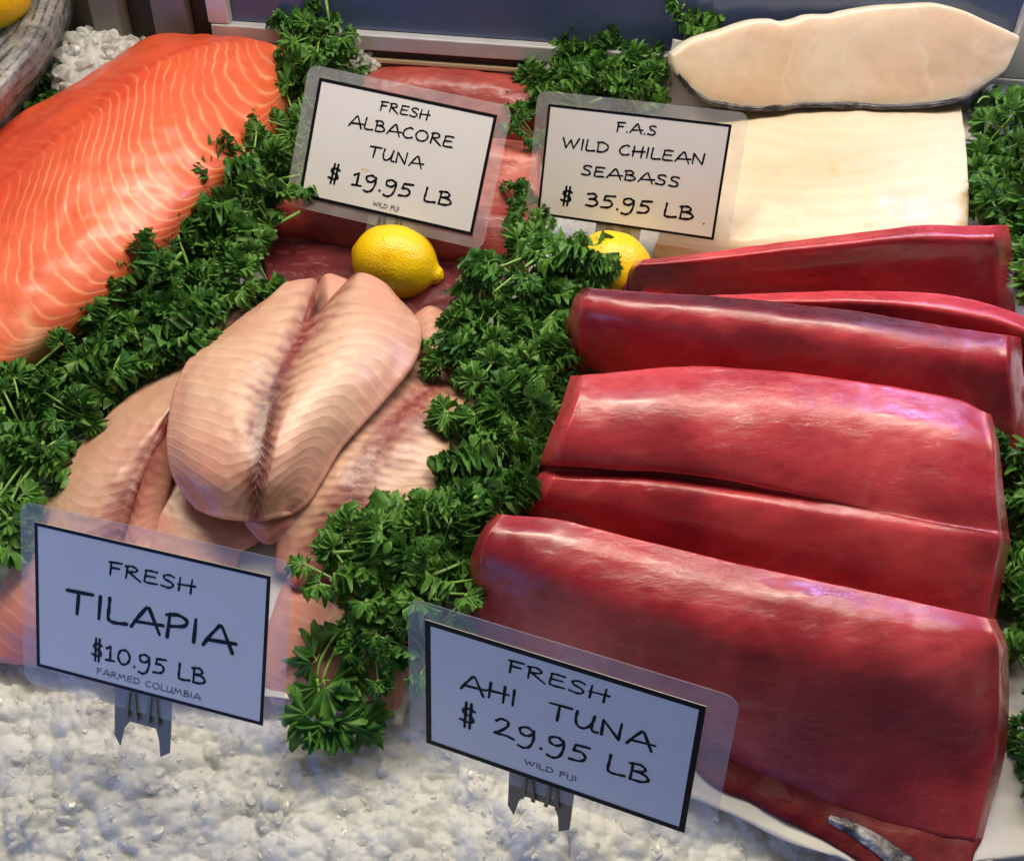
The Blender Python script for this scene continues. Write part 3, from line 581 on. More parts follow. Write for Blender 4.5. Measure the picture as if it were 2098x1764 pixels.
# the top fillet: one sheet, notched at the top, the red line down its middle
T1 = [zrail([(1150, 165, .044), (1010, 262, .048), (890, 355, .052), (790, 440, .056), (735, 550, .060), (708, 680, .061), (702, 800, .060), (728, 920, .055), (815, 1045, .046)]),
      zrail([(1172, 130, .050), (1060, 255, .058), (955, 350, .063), (865, 445, .067), (815, 550, .070), (790, 680, .071), (785, 800, .070), (805, 930, .064), (870, 1068, .050)]),
      zrail([(1215, 114, .053), (1140, 250, .063), (1060, 350, .068), (980, 450, .072), (935, 555, .075), (908, 680, .076), (893, 800, .074), (898, 940, .068), (940, 1084, .052)]),
      zrail([(1265, 108, .053), (1200, 255, .063), (1130, 375, .069), (1065, 485, .073), (1020, 592, .076), (995, 712, .077), (980, 830, .075), (982, 955, .068), (1003, 1090, .051)]),
      zrail([(1305, 122, .048), (1248, 280, .058), (1180, 410, .066), (1122, 528, .070), (1078, 640, .073), (1052, 756, .074), (1036, 866, .073), (1028, 972, .067), (1034, 1091, .050)]),
      zrail([(1280, 285, .056), (1248, 345, .060), (1203, 430, .066), (1155, 540, .070), (1116, 650, .072), (1092, 762, .073), (1076, 870, .072), (1063, 975, .066), (1062, 1092, .049)]),
      zrail([(1450, 110, .048), (1350, 255, .058), (1250, 425, .067), (1192, 545, .071), (1154, 655, .074), (1132, 766, .075), (1115, 872, .073), (1098, 976, .067), (1088, 1091, .049)]),
      zrail([(1490, 86, .054), (1430, 230, .064), (1345, 375, .071), (1275, 490, .075), (1216, 610, .077), (1172, 735, .077), (1145, 852, .075), (1118, 966, .068), (1108, 1087, .049)]),
      zrail([(1550, 102, .055), (1545, 215, .064), (1475, 335, .070), (1385, 462, .074), (1312, 590, .076), (1252, 720, .075), (1208, 845, .072), (1170, 960, .065), (1138, 1080, .048)]),
      zrail([(1610, 142, .050), (1645, 242, .058), (1602, 358, .063), (1508, 472, .066), (1418, 597, .067), (1342, 722, .066), (1282, 847, .062), (1226, 960, .056), (1170, 1076, .046)]),
      zrail([(1650, 190, .042), (1732, 292, .046), (1716, 430, .049), (1606, 575, .051), (1491, 700, .051), (1401, 800, .049), (1326, 930, .046), (1266, 1025, .043), (1202, 1072, .040)])]
shells('topmost tilapia fillet of the pile, with a dark red seam down its middle', (T1, 340, 210, .0055, 1, til_col(.5, 19, A=(.02, .34, .02, .36), seed=1, w=.33, seamc=(126, 42, 42), dark=.95)))
# right fillet under it
T2 = [zrail([(1700, 430, .030), (1560, 560, .034), (1420, 700, .036), (1330, 850, .036), (1240, 1000, .034), (1170, 1150, .028), (1150, 1300, .020)]),
      zrail([(1765, 475, .034), (1650, 590, .040), (1520, 720, .044), (1430, 855, .045), (1340, 1000, .043), (1260, 1150, .034), (1190, 1310, .024)]),
      zrail([(1840, 540, .036), (1722, 622, .043), (1612, 742, .047), (1524, 872, .047), (1456, 1012, .044), (1396, 1160, .036), (1244, 1370, .025)]),
      zrail([(1875, 558, .036), (1800, 650, .044), (1715, 768, .049), (1635, 890, .049), (1580, 1020, .046), (1550, 1160, .039), (1470, 1330, .027)]),
      zrail([(1940, 590, .033), (1910, 690, .040), (1860, 800, .044), (1800, 920, .044), (1770, 1040, .042), (1740, 1170, .036), (1680, 1330, .025)]),
      zrail([(1990, 620, .022), (1985, 720, .026), (1960, 830, .029), (1930, 950, .029), (1910, 1060, .027), (1880, 1180, .023), (1830, 1320, .016)])]
shells('tilapia fillet right of the topmost one, with a broad reddish seam', (T2, 240, 130, .007, 3, til_col(.4, 22, A=(.03, .06, .05, .10), seed=3, w=.50, seamc=(130, 50, 46), dark=.30)))
# left fillet
T3 = [[(455, 690, .030), (330, 765, .032), (240, 835, .034), (165, 915, .034), (108, 990, .033), (70, 1070, .030), (25, 1160, .026), (-10, 1250, .020), (-45, 1335, .013)],
      [(450, 712, .044), (355, 785, .048), (268, 860, .050), (195, 940, .050), (145, 1010, .047), (115, 1090, .043), (75, 1180, .037), (45, 1270, .030), (10, 1345, .016)],
      [(430, 745, .052), (365, 810, .055), (300, 885, .056), (240, 965, .055), (200, 1035, .052), (175, 1110, .047), (140, 1200, .040), (120, 1285, .032), (90, 1352, .017)],
      [(380, 800, .050), (345, 850, .052), (318, 905, .052), (285, 970, .050), (262, 1030, .047), (245, 1090, .042), (215, 1200, .036), (200, 1290, .029), (180, 1355, .016)]]
T3b = [[(380, 800, .050), (346, 850, .052), (320, 905, .052), (290, 970, .049), (268, 1030, .045), (250, 1090, .040), (222, 1200, .034), (208, 1290, .028), (186, 1355, .015)],
       [(400, 830, .040), (370, 880, .042), (350, 940, .042), (335, 1000, .038), (320, 1050, .034), (310, 1110, .030), (290, 1200, .027), (270, 1290, .022), (250, 1360, .012)]]
shells('long pale tilapia fillet on the left, next to the parsley row', (T3, 220, 90, .007, 5, til_col(1.0, 24, A=(.10, .10, 0, 0), seed=5, pink=.1, w=.28, seamc=(140, 60, 54), dark=.3, pinkend=(.6, .95), contrast=.6)), (T3b, 120, 40, .008, 6, til_col(0.0, 20, seed=6, pink=.5, w=.5, dark=.3)))
T4 = [[(300, 985, .026), (255, 1070, .026), (225, 1150, .024), (210, 1230, .020)], [(345, 965, .032), (330, 1060, .032), (310, 1150, .028), (300, 1250, .022)], [(430, 1010, .030), (430, 1080, .030), (400, 1150, .026), (400, 1250, .020)], [(560, 1060, .024), (520, 1095, .024), (480, 1125, .022), (470, 1180, .016)]]
shells('pink tilapia fillet under the pile, just above the tilapia sign', (T4, 90, 60, .009, 7, til_col(None, 9, seed=7, pink=.7, contrast=.6)))
T4b = [[(500, 1040, .036), (505, 1065, .034), (520, 1085, .030), (535, 1102, .026)], [(545, 1050, .038), (550, 1075, .036), (550, 1095, .031), (548, 1106, .026)], [(610, 1040, .034), (600, 1070, .032), (580, 1088, .029), (560, 1103, .025)]]
shells('small ragged red tilapia flap under the tip of the topmost fillet', (T4b, 50, 40, .005, 8, til_col(None, 5, seed=8, pink=.9)))
T5 = [[(650, 600, .030), (655, 640, .034), (640, 690, .036)], [(668, 563, .036), (672, 620, .042), (655, 690, .042)], [(705, 572, .034), (690, 630, .038), (670, 690, .038)]]
shells('salmon pink tilapia tip showing between the two lobes of the topmost fillet', (T5, 60, 36, .008, 9, til_col(None, 14, seed=9, pink=.8)))
T6 = [[(640, 1110, .014), (590, 1190, .015), (555, 1280, .016), (540, 1360, .015), (560, 1425, .012)], [(740, 1150, .022), (700, 1220, .026), (665, 1300, .028), (650, 1380, .024), (660, 1440, .014)], [(800, 1180, .022), (770, 1250, .026), (740, 1320, .027), (725, 1390, .023), (730, 1448, .014)], [(870, 1220, .016), (850, 1290, .017), (830, 1350, .017), (815, 1400, .015), (810, 1445, .011)]]
shells('pink orange tilapia fillet lowest in front, behind the drooping parsley', (T6, 120, 70, .009, 10, til_col(None, 11, seed=10, pink=.75)))
T7 = [[(835, 660, .022), (845, 720, .026), (880, 790, .028)], [(880, 628, .027), (890, 700, .033), (915, 780, .032)], [(925, 650, .020), (940, 720, .022), (960, 790, .022)]]
shells('peach tilapia piece at the back right of the pile, below the lemon', (T7, 70, 40, .009, 11, til_col(None, 9, seed=11, pink=.35)))
T8 = [[(455, 650, .014), (440, 690, .018), (420, 740, .020)], [(500, 618, .018), (480, 670, .026), (450, 730, .030)], [(560, 600, .020), (530, 660, .030), (500, 720, .034)]]
shells('peach tilapia piece at the back left of the pile, against the parsley', (T8, 60, 36, .009, 12, til_col(None, 9, seed=12, pink=.35)))

# ================================================================== salmon
sal_o, sal_d, sal_l = lin(230, 106, 64), lin(216, 78, 48), lin(246, 180, 130)
def sal_col(s, t, G):
    n = fbm(G, 22, 3, 1); n2 = fbm(G, 75, 3, 6)
    curve = 0.10*np.sin((s-0.25)*5.0)*sstep(0.2, 0.5, s)*(1.1-0.5*t) - 0.20*sstep(0.76, 1.0, s)
    up = 0.16*sstep(0.32, 0.0, s)
    ph = 31*(t+curve*0.9+up)+0.34*n+0.12*n2; fr = ph-np.floor(ph)
    wd = 0.095+0.045*sstep(0.3, 0.8, s)*(0.5+0.5*t); ln = np.exp(-((fr-0.5)/wd)**2)*(0.18+0.75*sstep(0.20, 0.42, s))*np.clip(0.8+0.5*n2+0.6*fbm(G, 34, 2, 71), 0.12, 1.1)
    c = mixc(np.broadcast_to(sal_o, G.shape), np.broadcast_to(sal_d, G.shape), np.clip(sstep(0.55, 0.15, s)+0.35*n, 0, 1))
    c = mixc(c, np.broadcast_to(lin(196, 62, 36), G.shape), 0.6*np.exp(-((s-0.25-0.02*n2)/0.022)**2))
    c = mixc(c, np.broadcast_to(sal_l, G.shape), np.clip(0.68*ln*(0.55+0.45*sstep(0.1, 0.4, t)), 0, 1))
    c = mixc(c, np.broadcast_to(lin(244, 170, 132), G.shape), 0.8*sstep(0.80, 0.93, s)*sstep(0.32, 0.12, t))
    d = np.hypot((s-0.80)/0.085, (t-0.205)/0.035)+0.5*n2; c = mixc(c, np.broadcast_to(lin(246, 186, 140), G.shape), 0.9*np.exp(-np.maximum(d, 0)**2))
    return rgba(c, -ln*0.7)
SAL = [[(-140, 415, .052), (0, 268, .058), (100, 203, .064), (205, 140, .070), (312, 76, .074), (395, 70, .070), (470, 76, .062)],
       [(-140, 480, .068), (0, 338, .076), (105, 252, .082), (210, 180, .087), (312, 106, .088), (405, 82, .080), (490, 76, .068)],
       [(-140, 560, .074), (0, 425, .082), (112, 318, .089), (215, 238, .093), (315, 155, .093), (415, 105, .084), (520, 82, .070)],
       [(-140, 660, .074), (0, 540, .082), (128, 425, .088), (235, 335, .091), (340, 245, .091), (445, 150, .083), (560, 94, .068)],
       [(-130, 760, .068), (10, 650, .074), (150, 545, .080), (262, 440, .083), (370, 335, .083), (480, 225, .076), (590, 112, .062)],
       [(-120, 830, .056), (30, 740, .058), (180, 630, .062), (300, 520, .065), (410, 405, .065), (520, 290, .060), (608, 135, .050)],
       [(-110, 880, .028), (60, 790, .028), (215, 690, .028), (340, 575, .028), (450, 450, .028), (560, 330, .028), (618, 158, .030)]]
sa = fish('salmon_fillet', [loft_arrays(SAL, 460, 190, zb=0.006, bulge=0.06, amp=0.0016, freq=26, seed=2, colfn=sal_col)], M_salm, 'big orange salmon fillet with pale fat lines at upper left', 'fish fillet')

# ================================================================== whole striped fish
def str_col(s, t, G):
    n = fbm(G, 90, 3, 3); ph = s*12+0.35*np.sin(t*9)+0.10*fbm(G, 60, 2, 8); fr = ph-np.floor(ph)
    seg = np.clip(0.75+0.9*fbm(G, 150, 2, 12), 0, 1)
    st_ = np.exp(-((fr-0.5)/0.15)**2)*seg*sstep(0.0, .12, s)*sstep(1.0, .93, s)
    c = mixc(np.broadcast_to(lin(112, 110, 110), G.shape), np.broadcast_to(lin(158, 156, 154), G.shape), np.clip(0.5+0.8*n, 0, 1))
    c = mixc(c, np.broadcast_to(lin(150, 104, 84), G.shape), 0.7*sstep(0.38, 0.0, t)); c = mixc(c, np.broadcast_to(lin(38, 38, 46), G.shape), 0.9*st_*sstep(.05, .35, t))
    return rgba(c, -st_*0.4)
STR = [[(-170, 200, .03), (-90, 90, .035), (-40, 20, .04), (10, -50, .04), (60, -120, .04)],
       [(-140, 230, .075), (-60, 130, .080), (0, 45, .085), (50, -25, .085), (95, -100, .085)],
       [(-95, 265, .088), (-15, 165, .094), (50, 75, .098), (95, 0, .098), (135, -75, .095)],
       [(-50, 290, .070), (25, 205, .076), (90, 120, .080), (135, 40, .080), (165, -40, .078)],
       [(-20, 320, .02), (48, 245, .02), (108, 165, .022), (152, 85, .022), (180, -10, .022)]]
fs = fish('striped_fish', [loft_arrays(STR, 200, 170, zb=0.008, bulge=0.1, amp=0.0006, freq=60, seed=4, colfn=str_col)], M_strip, 'whole silver fish with dark lengthwise stripes in the top left corner', 'fish')

# ================================================================== lemons
def lemon(label, centre, axis, length, rad, up=(0, 0, 1)):
    N, K = 72, 64
    u = np.linspace(0, 1, N); x = (u-0.5)*length
    body = np.sqrt(np.maximum(0, 1-((u-0.47)/0.44)**2))**0.92*rad
    nip = 0.0072*np.sqrt(np.maximum(0, 1-((u-0.93)/0.07)**2)); stemend = 0.0048*np.sqrt(np.maximum(0, 1-((u-0.035)/0.035)**2))
    r = (body**3+nip**3+stemend**3)**(1/3)
    r = np.convolve(np.pad(r, 2, mode='edge'), np.ones(5)/5, 'valid'); r[0] = r[-1] = 0.0004
    a = np.linspace(0, 2*PI, K, endpoint=False)
    V = np.stack([np.repeat(x, K), (r[:, None]*np.cos(a)).ravel(), (r[:, None]*np.sin(a)).ravel()], 1)
    V += V*np.array([0, 1, 1])*(0.035*fbm(V, 45, 2, 2))[:, None]
    i = np.arange(N*K).reshape(N, K)
    F = np.stack([i[:-1].ravel(), np.roll(i, -1, 1)[:-1].ravel(), np.roll(i, -1, 1)[1:].ravel(), i[1:].ravel()], 1).tolist()
    F += [list(range(K))[::-1], list(range((N-1)*K, N*K))]
    ax = np.array(axis, float); ax /= np.linalg.norm(ax); b = np.cross(up, ax); b /= np.linalg.norm(b); c = np.cross(ax, b)
    o = mesh_obj('lemon', V, F, M_lemon); o.matrix_world = Matrix(((ax[0], b[0], c[0], centre[0]), (ax[1], b[1], c[1], centre[1]), (ax[2], b[2], c[2], centre[2]), (0, 0, 0, 1)))
    tag(o, label, 'lemon', 'yellow lemons among the fish'); return o
lemon('yellow lemon holding the albacore sign, its pointed end to the right', P(815, 540, .019), P(908, 570, .014)-P(724, 512, .024), .073, .0285)
lemon('yellow lemon holding the seabass sign, half hidden by parsley and tuna', P(1258, 556, .026), (0.75, -0.55, -0.15), .068, .0285)
lemon('yellow lemon cut off by the top left corner, on the striped fish', P(-12, -18, .115), (0.6, 0.5, 0.1), .066, .027)

# ================================================================== lettering
def arc(*p): return ('c', p)
def seg(*p): return ('l', p)
GL = {
 'A': (.86, [seg((.0, .0), (.20, .48), (.46, 1.0), (.54, .98), (.86, -.06)), seg((.10, .27), (.96, .38))]),
 'B': (.66, [seg((.10, .98), (.06, .02)), arc((.0, .92), (.35, 1.0), (.52, .82), (.40, .62), (.12, .54)), arc((.12, .54), (.50, .50), (.66, .26), (.45, .04), (.04, .0))]),
 'C': (.66, [arc((.62, .90), (.42, .98), (.12, .72), (.02, .34), (.18, .04), (.44, .02), (.66, .14))]),
 'D': (.72, [seg((.08, .96), (.05, .0)), arc((.0, .92), (.36, .98), (.66, .74), (.70, .40), (.42, .06), (.03, .0))]),
 'E': (.60, [arc((.60, .96), (.30, .97), (.08, .92)), arc((.10, .94), (.06, .50), (.02, .12), (.14, .0), (.62, .04)), seg((.07, .50), (.52, .54))]),
 'F': (.56, [seg((.10, .96), (.04, -.06)), seg((.0, .94), (.60, 1.0)), seg((.07, .52), (.48, .55))]),
 'H': (.70, [seg((.08, 1.0), (.02, .0)), seg((.62, 1.02), (.56, -.04)), seg((-.02, .46), (.76, .56))]),
 'I': (.10, [seg((.07, 1.0), (.02, .0))]),
 'J': (.34, [arc((.30, 1.0), (.29, .4), (.26, .0), (.12, -.14), (.0, -.02))]),
 'L': (.52, [arc((.06, 1.02), (.03, .5), (.01, .14), (.10, .0), (.30, .0), (.58, .06))]),
 'M': (.92, [seg((.0, .0), (.14, .98), (.40, .30), (.70, .98), (.90, .0))]),
 'N': (.74, [seg((.04, .0), (.06, .96), (.64, .02), (.70, 1.06))]),
 'O': (.84, [arc((.46, .98), (.18, .86), (.02, .46), (.16, .08), (.44, .0), (.74, .20), (.82, .58), (.64, .90), (.40, .97))]),
 'P': (.60, [seg((.10, .98), (.03, -.06)), arc((.0, .90), (.34, 1.0), (.60, .84), (.52, .58), (.08, .42))]),
 'R': (.66, [seg((.10, .96), (.02, -.02)), arc((.0, .90), (.32, 1.0), (.54, .84), (.44, .62), (.10, .50)), seg((.16, .48), (.70, -.06))]),
 'S': (.58, [arc((.58, .90), (.36, 1.0), (.12, .86), (.16, .62), (.44, .46), (.54, .22), (.34, .0), (.0, .06))]),
 'T': (.76, [seg((.0, .94), (.80, 1.0)), seg((.36, .96), (.30, -.02))]),
 'U': (.70, [arc((.04, .98), (.0, .50), (.06, .10), (.26, .0), (.46, .20), (.60, .60), (.66, 1.0)), arc((.66, 1.0), (.60, .55), (.58, .15), (.68, .0), (.80, .04))]),
 'W': (1.06, [seg((.0, .98), (.24, .0), (.52, .82), (.74, .02), (1.06, 1.02))]),
 '$': (.56, [arc((.54, .84), (.36, .94), (.12, .82), (.16, .60), (.42, .46), (.50, .26), (.32, .10), (.0, .16)), seg((.23, 1.28), (.17, -.26)), seg((.42, 1.28), (.36, -.26))]),
 '0': (.66, [arc((.38, .98), (.14, .84), (.02, .44), (.14, .06), (.36, .0), (.58, .24), (.64, .60), (.50, .92), (.32, .97))]),
 '1': (.44, [seg((.04, .78), (.26, .98), (.22, .02)), seg((.0, .0), (.46, .04))]),
 '2': (.66, [arc((.04, .78), (.22, .98), (.46, .92), (.44, .62), (.20, .24), (.0, .04), (.10, .02), (.40, .06), (.70, -.02))]),
 '3': (.58, [arc((.06, .92), (.34, 1.0), (.50, .82), (.36, .60), (.16, .54)), arc((.16, .54), (.46, .52), (.58, .26), (.36, .0), (.0, .02))]),
 '5': (.58, [seg((.66, 1.0), (.18, .94), (.12, .58)), arc((.12, .58), (.40, .60), (.54, .34), (.38, .06), (.0, .0))]),
 '9': (.58, [arc((.52, .84), (.32, 1.0), (.06, .84), (.08, .56), (.30, .48), (.50, .70), (.54, .90)), arc((.54, .90), (.54, .40), (.42, -.10), (.20, -.30), (.0, -.24))]),
 '.': (.08, [seg((.03, .03), (.045, .0))]), ' ': (.34, [])}
def text_mesh(txt, x0, x1, base, cap, width, W_, H_, V, F, z, gap=0.20):
    width *= 0.86
    adv, x = [], 0.0
    for ch in txt:
        adv.append(x); x += GL[ch][0]+gap
    tot = x-gap; k = (x1-x0)*W_/tot; hh = cap*H_; r = width/2
    for ci, (ch, a) in enumerate(zip(txt, adv)):
        jy = 0.02*vnoise(np.array([ci*3.1, len(txt)*1.7, base*9]))
        for kind, pts in GL[ch][1]:
            pp = np.array(pts, float)
            if kind == 'c': pp = cr(pp, max(12, len(pp)*5))
            else:
                q = [pp[0]]
                for p, p2 in zip(pp[:-1], pp[1:]): q += [p+(p2-p)*t for t in np.linspace(0, 1, 5)[1:]]
                pp = np.array(q)
            X = x0*W_+(a+pp[:, 0])*k; Y = base*H_+(pp[:, 1]+jy)*hh
            C = np.stack([X, Y], 1); keep = [0]+[i for i in range(1, len(C)) if np.linalg.norm(C[i]-C[i-1]) > 1e-6]; C = C[keep]
            n = len(C); 
            for i in range(n-1):                            # quads with square joints, discs at both ends and corners
                d = C[i+1]-C[i]; d /= np.linalg.norm(d); o = np.array([-d[1], d[0]])
                w0 = r*(1+0.16*math.sin(i*0.9+ci)); w1 = r*(1+0.16*math.sin((i+1)*0.9+ci)); b = len(V)
                for c_, w in ((C[i], w0), (C[i+1], w1)):
                    V.append((*(c_-o*w), z)); V.append((*(c_+o*w), z))
                F.append([b, b+2, b+3, b+1])
            for i in range(n):
                w = r*(1+0.16*math.sin(i*0.9+ci)); b = len(V)
                for q in range(8): V.append((C[i][0]+w*math.cos(q*PI/4), C[i][1]+w*math.sin(q*PI/4), z+0.00002*(1+i % 5)))
                F.append(list(range(b, b+8)))
CW = 0.137
def rrect(x0, y0, x1, y1, r, n=7):
    p = []
    for cx, cy, a0 in ((x1-r, y1-r, 0), (x0+r, y1-r, PI/2), (x0+r, y0+r, PI), (x1-r, y0+r, 1.5*PI)):
        for k in range(n): a = a0+PI/2*k/(n-1); p.append((cx+r*math.cos(a), cy+r*math.sin(a)))
    return p
def plate(poly, z0, z1):
    n = len(poly); V = [(*p, z1) for p in poly]+[(*p, z0) for p in poly]
    return V, [list(range(n)), list(range(2*n-1, n-1, -1))]+[[i+n, (i+1) % n+n, (i+1) % n, i] for i in range(n)]
def price_sign(label, c, r, u, h, lines, mar, clip_x, clip_len, bw=0.0024, drop=0.010, marks=()):
    sc = CW/0.14; c = np.array([0, 0, CAMZ])+(np.array(c)-[0, 0, CAMZ])*sc; h = h*sc
    r = np.array(r); u = np.array(u); r /= np.linalg.norm(r); u -= r*(r@u); u /= np.linalg.norm(u); n = np.cross(r, u)
    org = c-r*CW/2-u*h/2                                    # lower left card corner
    e = empty('price_sign'); e.matrix_world = Matrix(((r[0], u[0], n[0], org[0]), (r[1], u[1], n[1], org[1]), (r[2], u[2], n[2], org[2]), (0, 0, 0, 1)))
    tag(e, label, 'price sign', 'laminated price signs')
    ml, mr, mt, mb = mar
    V, F = plate(rrect(-ml, -mb, CW+mr, h+mt, 0.0075), -0.0005, 0.0)
    lam = mesh_obj('laminate_sleeve', V, F, M_lam, e, smooth=False)
    V, F = plate([(0, 0), (CW, 0), (CW, h), (0, h)], 0.00015, 0.00040)
    card = mesh_obj('card', V, F, M_card, e, smooth=False)
    V, F = [], []
    for (a, b, c_, d) in ((0, 0, CW, bw), (0, h-bw, CW, h), (0, bw, bw, h-bw), (CW-bw, bw, CW, h-bw)):
        k = len(V); V += [(a, b, .00050), (c_, b, .00050), (c_, d, .00050), (a, d, .00050)]; F.append([k, k+1, k+2, k+3])
    mesh_obj('border', V, F, M_ink, card, smooth=False)
    Vb, Fb, Vg, Fg = [], [], [], []
    for (t, x0, x1, b, cap, w, g) in lines:
        text_mesh(t, x0, x1, b, cap, w, CW, h, Vg if g else Vb, Fg if g else Fb, .00052)
    mesh_obj('lettering', Vb, Fb, M_ink, card, smooth=False)
    if Vg: mesh_obj('small_lettering', Vg, Fg, M_inkgrey, card, smooth=False)
    for (x, y, rx, ry, mt_) in marks:
        V = [(x*CW+rx*math.cos(a)*(1+.2*math.sin(3*a)), y*h+ry*math.sin(a)*(1+.2*math.cos(2*a)), .00046) for a in np.linspace(0, 2*PI, 18, endpoint=False)]
        mesh_obj('stain', V, [list(range(18))], mt_, card, smooth=False)
    # steel clip: bridge behind the sleeve, two legs, two punched tabs that grip the front
    cw = 0.035; x = clip_x+0.002; y0 = -mb-drop; leg = clip_len
    V, F = plate([(x, 0.004), (x, y0-leg+0.006), (x+0.0035, y0-leg), (x+0.006, y0-0.006), (x+0.0095, y0-0.001), (x+cw-0.0095, y0-0.001), (x+cw-0.0075, y0-0.008), (x+cw-0.0065, y0-leg), (x+cw-0.001, y0-leg+0.004), (x+cw, 0.004)], -0.0016, -0.0009)
    clip = mesh_obj('clip', V, F, M_clip, e, smooth=False)
    for tx in (x+0.007, x+cw-0.015):
        V, F, k = [], [], 0
        for q in ([(tx, -mb-0.006), (tx+0.0022, -mb-0.006), (tx+0.0034, -0.0015), (tx+0.0018, -0.0015)], [(tx+0.0062, -mb-0.006), (tx+0.0084, -mb-0.006), (tx+0.0066, -0.0015), (tx+0.0050, -0.0015)]):
            v_, f_ = plate(q, 0.0003, 0.0010); V += v_; F += [[i+k for i in g_] for g_ in f_]; k += len(v_)
        mesh_obj('tab', V, F, M_clip, clip, smooth=False)
    return e
price_sign('cream price sign lettered fresh albacore tuna, stuck in a lemon', [-0.0872, 0.6313, 0.0659], [0.9589, -0.2825, -0.0281], [0.2146, 0.6565, 0.7232], 0.089,
  [('FRESH', .366, .637, .847, .072, .00135, 0), ('ALBACORE', .21, .792, .668, .088, .0015, 0), ('TUNA', .352, .651, .4535, .088, .0015, 0), ('$ 19.95 LB', .148, .848, .195, .108, .0019, 0), ('WILD FIJI', .425, .572, .060, .034, .0007, 1)],
  (.0100, .0095, .0080, .0085), 0.054, 0.016, drop=0.008, marks=[(.345, .335, .0034, .0015, M_stainmark)])
price_sign('white price sign lettered wild chilean seabass, in front of the cream slab', [0.0896, 0.6262, 0.056], [0.9381, -0.3263, 0.116], [0.095, 0.5645, 0.8199], 0.0837,
  [('F.A.S', .397, .609, .836, .078, .00135, 0), ('WILD CHILEAN', .105, .887, .636, .088, .0015, 0), ('SEABASS', .23, .77, .42, .085, .0015, 0), ('$ 35.95 LB', .128, .871, .150, .112, .0019, 0)],
  (.0095, .0110, .0090, .0085), 0.045, 0.014, bw=0.0019, marks=[(.935, .13, .0006, .0010, M_inkgrey)])
price_sign('blue tinted price sign lettered fresh tilapia, standing in the ice', [-0.1952, 0.2488, 0.0668], [0.9598, -0.272, 0.0687], [0.1137, 0.601, 0.7911], 0.0876,
  [('FRESH', .33, .69, .772, .084, .0014, 0), ('TILAPIA', .144, .859, .45, .153, .0024, 0), ('$10.95 LB', .254, .749, .175, .104, .0016, 0), ('FARMED COLUMBIA', .276, .732, .062, .040, .0006, 1)],
  (.0090, .0110, .0100, .0120), 0.046, 0.018, bw=0.0020, drop=0.007)
price_sign('blue tinted price sign lettered fresh ahi tuna, standing in the ice', [0.0209, 0.1855, 0.085], [0.9236, -0.3633, 0.1226], [0.033, 0.3938, 0.9186], 0.0848,
  [('FRESH', .321, .677, .808, .092, .0014, 0), ('AHI  TUNA', .141, .846, .556, .122, .0017, 0), ('$ 29.95 LB', .139, .85, .285, .135, .0018, 0), ('WILD FIJI', .398, .594, .113, .040, .0007, 1)],
  (.0095, .0135, .0100, .0095), 0.044, 0.018, bw=0.0030, drop=0.005)

# ================================================================== parsley
def leaflet(L, Wd, rng, curl):
    # one frilly leaflet of three toothed lobes: base at the origin, pointing along +Y, face up +Z
    n = 31; th = np.linspace(-1.55, 1.55, n); V = [(0, 0, 0)]; F = []
    side = 0.80+0.1*rng.rand(); sp = 0.98+0.15*rng.rand()
    lob = 0.56+0.44*np.maximum(np.exp(-(th/0.46)**4), side*np.maximum(np.exp(-((th-sp)/0.42)**4), np.exp(-((th+sp)/0.42)**4)))
    k = np.arange(n); teeth = np.where(k % 3 == 0, 0.84, np.where(k % 3 == 1, 1.0, 0.97))*(1+0.05*rng.randn(n))
    ph = rng.rand()*6; rw = curl*(0.7+0.6*rng.rand())
    for ri, fr in enumerate((0.42, 0.74, 1.0)):
        for i in range(n):
            r = L*(lob[i]*fr+0.12*(1-fr)*fr)*(teeth[i] if ri == 2 else 1.0)
            a = th[i]*(0.70+0.18*fr); x = r*math.sin(a)*Wd; y = r*math.cos(a*0.92)
            z = rw*L*fr*fr*0.24*math.sin(i*1.05+ph)-curl*0.30*L*fr*fr*math.cos(th[i]*0.6)+0.13*L*abs(math.sin(th[i]*1.5))*fr
            V.append((x, y, z))
    for i in range(n-1): F.append([0, 1+i+1, 1+i])
    for ri in range(2):
        for i in range(n-1):
            a = 1+ri*n+i; F.append([a, a+1, a+n+1, a+n])
    return np.array(V), F
def frame(dirv, up):
    y = dirv/np.linalg.norm(dirv); x = np.cross(y, up); x /= np.linalg.norm(x)+1e-9; z = np.cross(x, y); return np.stack([x, y, z], 1)
def tube(pts, r0, r1, k=5):
    pts = np.array(pts); V, F = [], []; n = len(pts)
    for i in range(n):
        d = pts[min(i+1, n-1)]-pts[max(i-1, 0)]; d /= np.linalg.norm(d)+1e-9
        a = np.cross(d, [0.3, 0.2, 1.0]); a /= np.linalg.norm(a)+1e-9; b = np.cross(d, a); r = r0+(r1-r0)*i/(n-1)
        for q in range(k): V.append(pts[i]+r*(math.cos(2*PI*q/k)*a+math.sin(2*PI*q/k)*b))
    for i in range(n-1):
        for q in range(k): F.append([i*k+q, i*k+(q+1) % k, (i+1)*k+(q+1) % k, (i+1)*k+q])
    F.append(list(range(k))[::-1]); F.append([(n-1)*k+q for q in range(k)])
    return np.array(V), F
class Bag:
    def __init__(s): s.V, s.F, s.n = [], [], 0
    def add(s, v, f): s.V.append(v); s.F += [[i+s.n for i in q] for q in f]; s.n += len(v)
    def obj(s, name, mat, parent): return mesh_obj(name, np.concatenate(s.V), s.F, mat, parent, smooth=True)
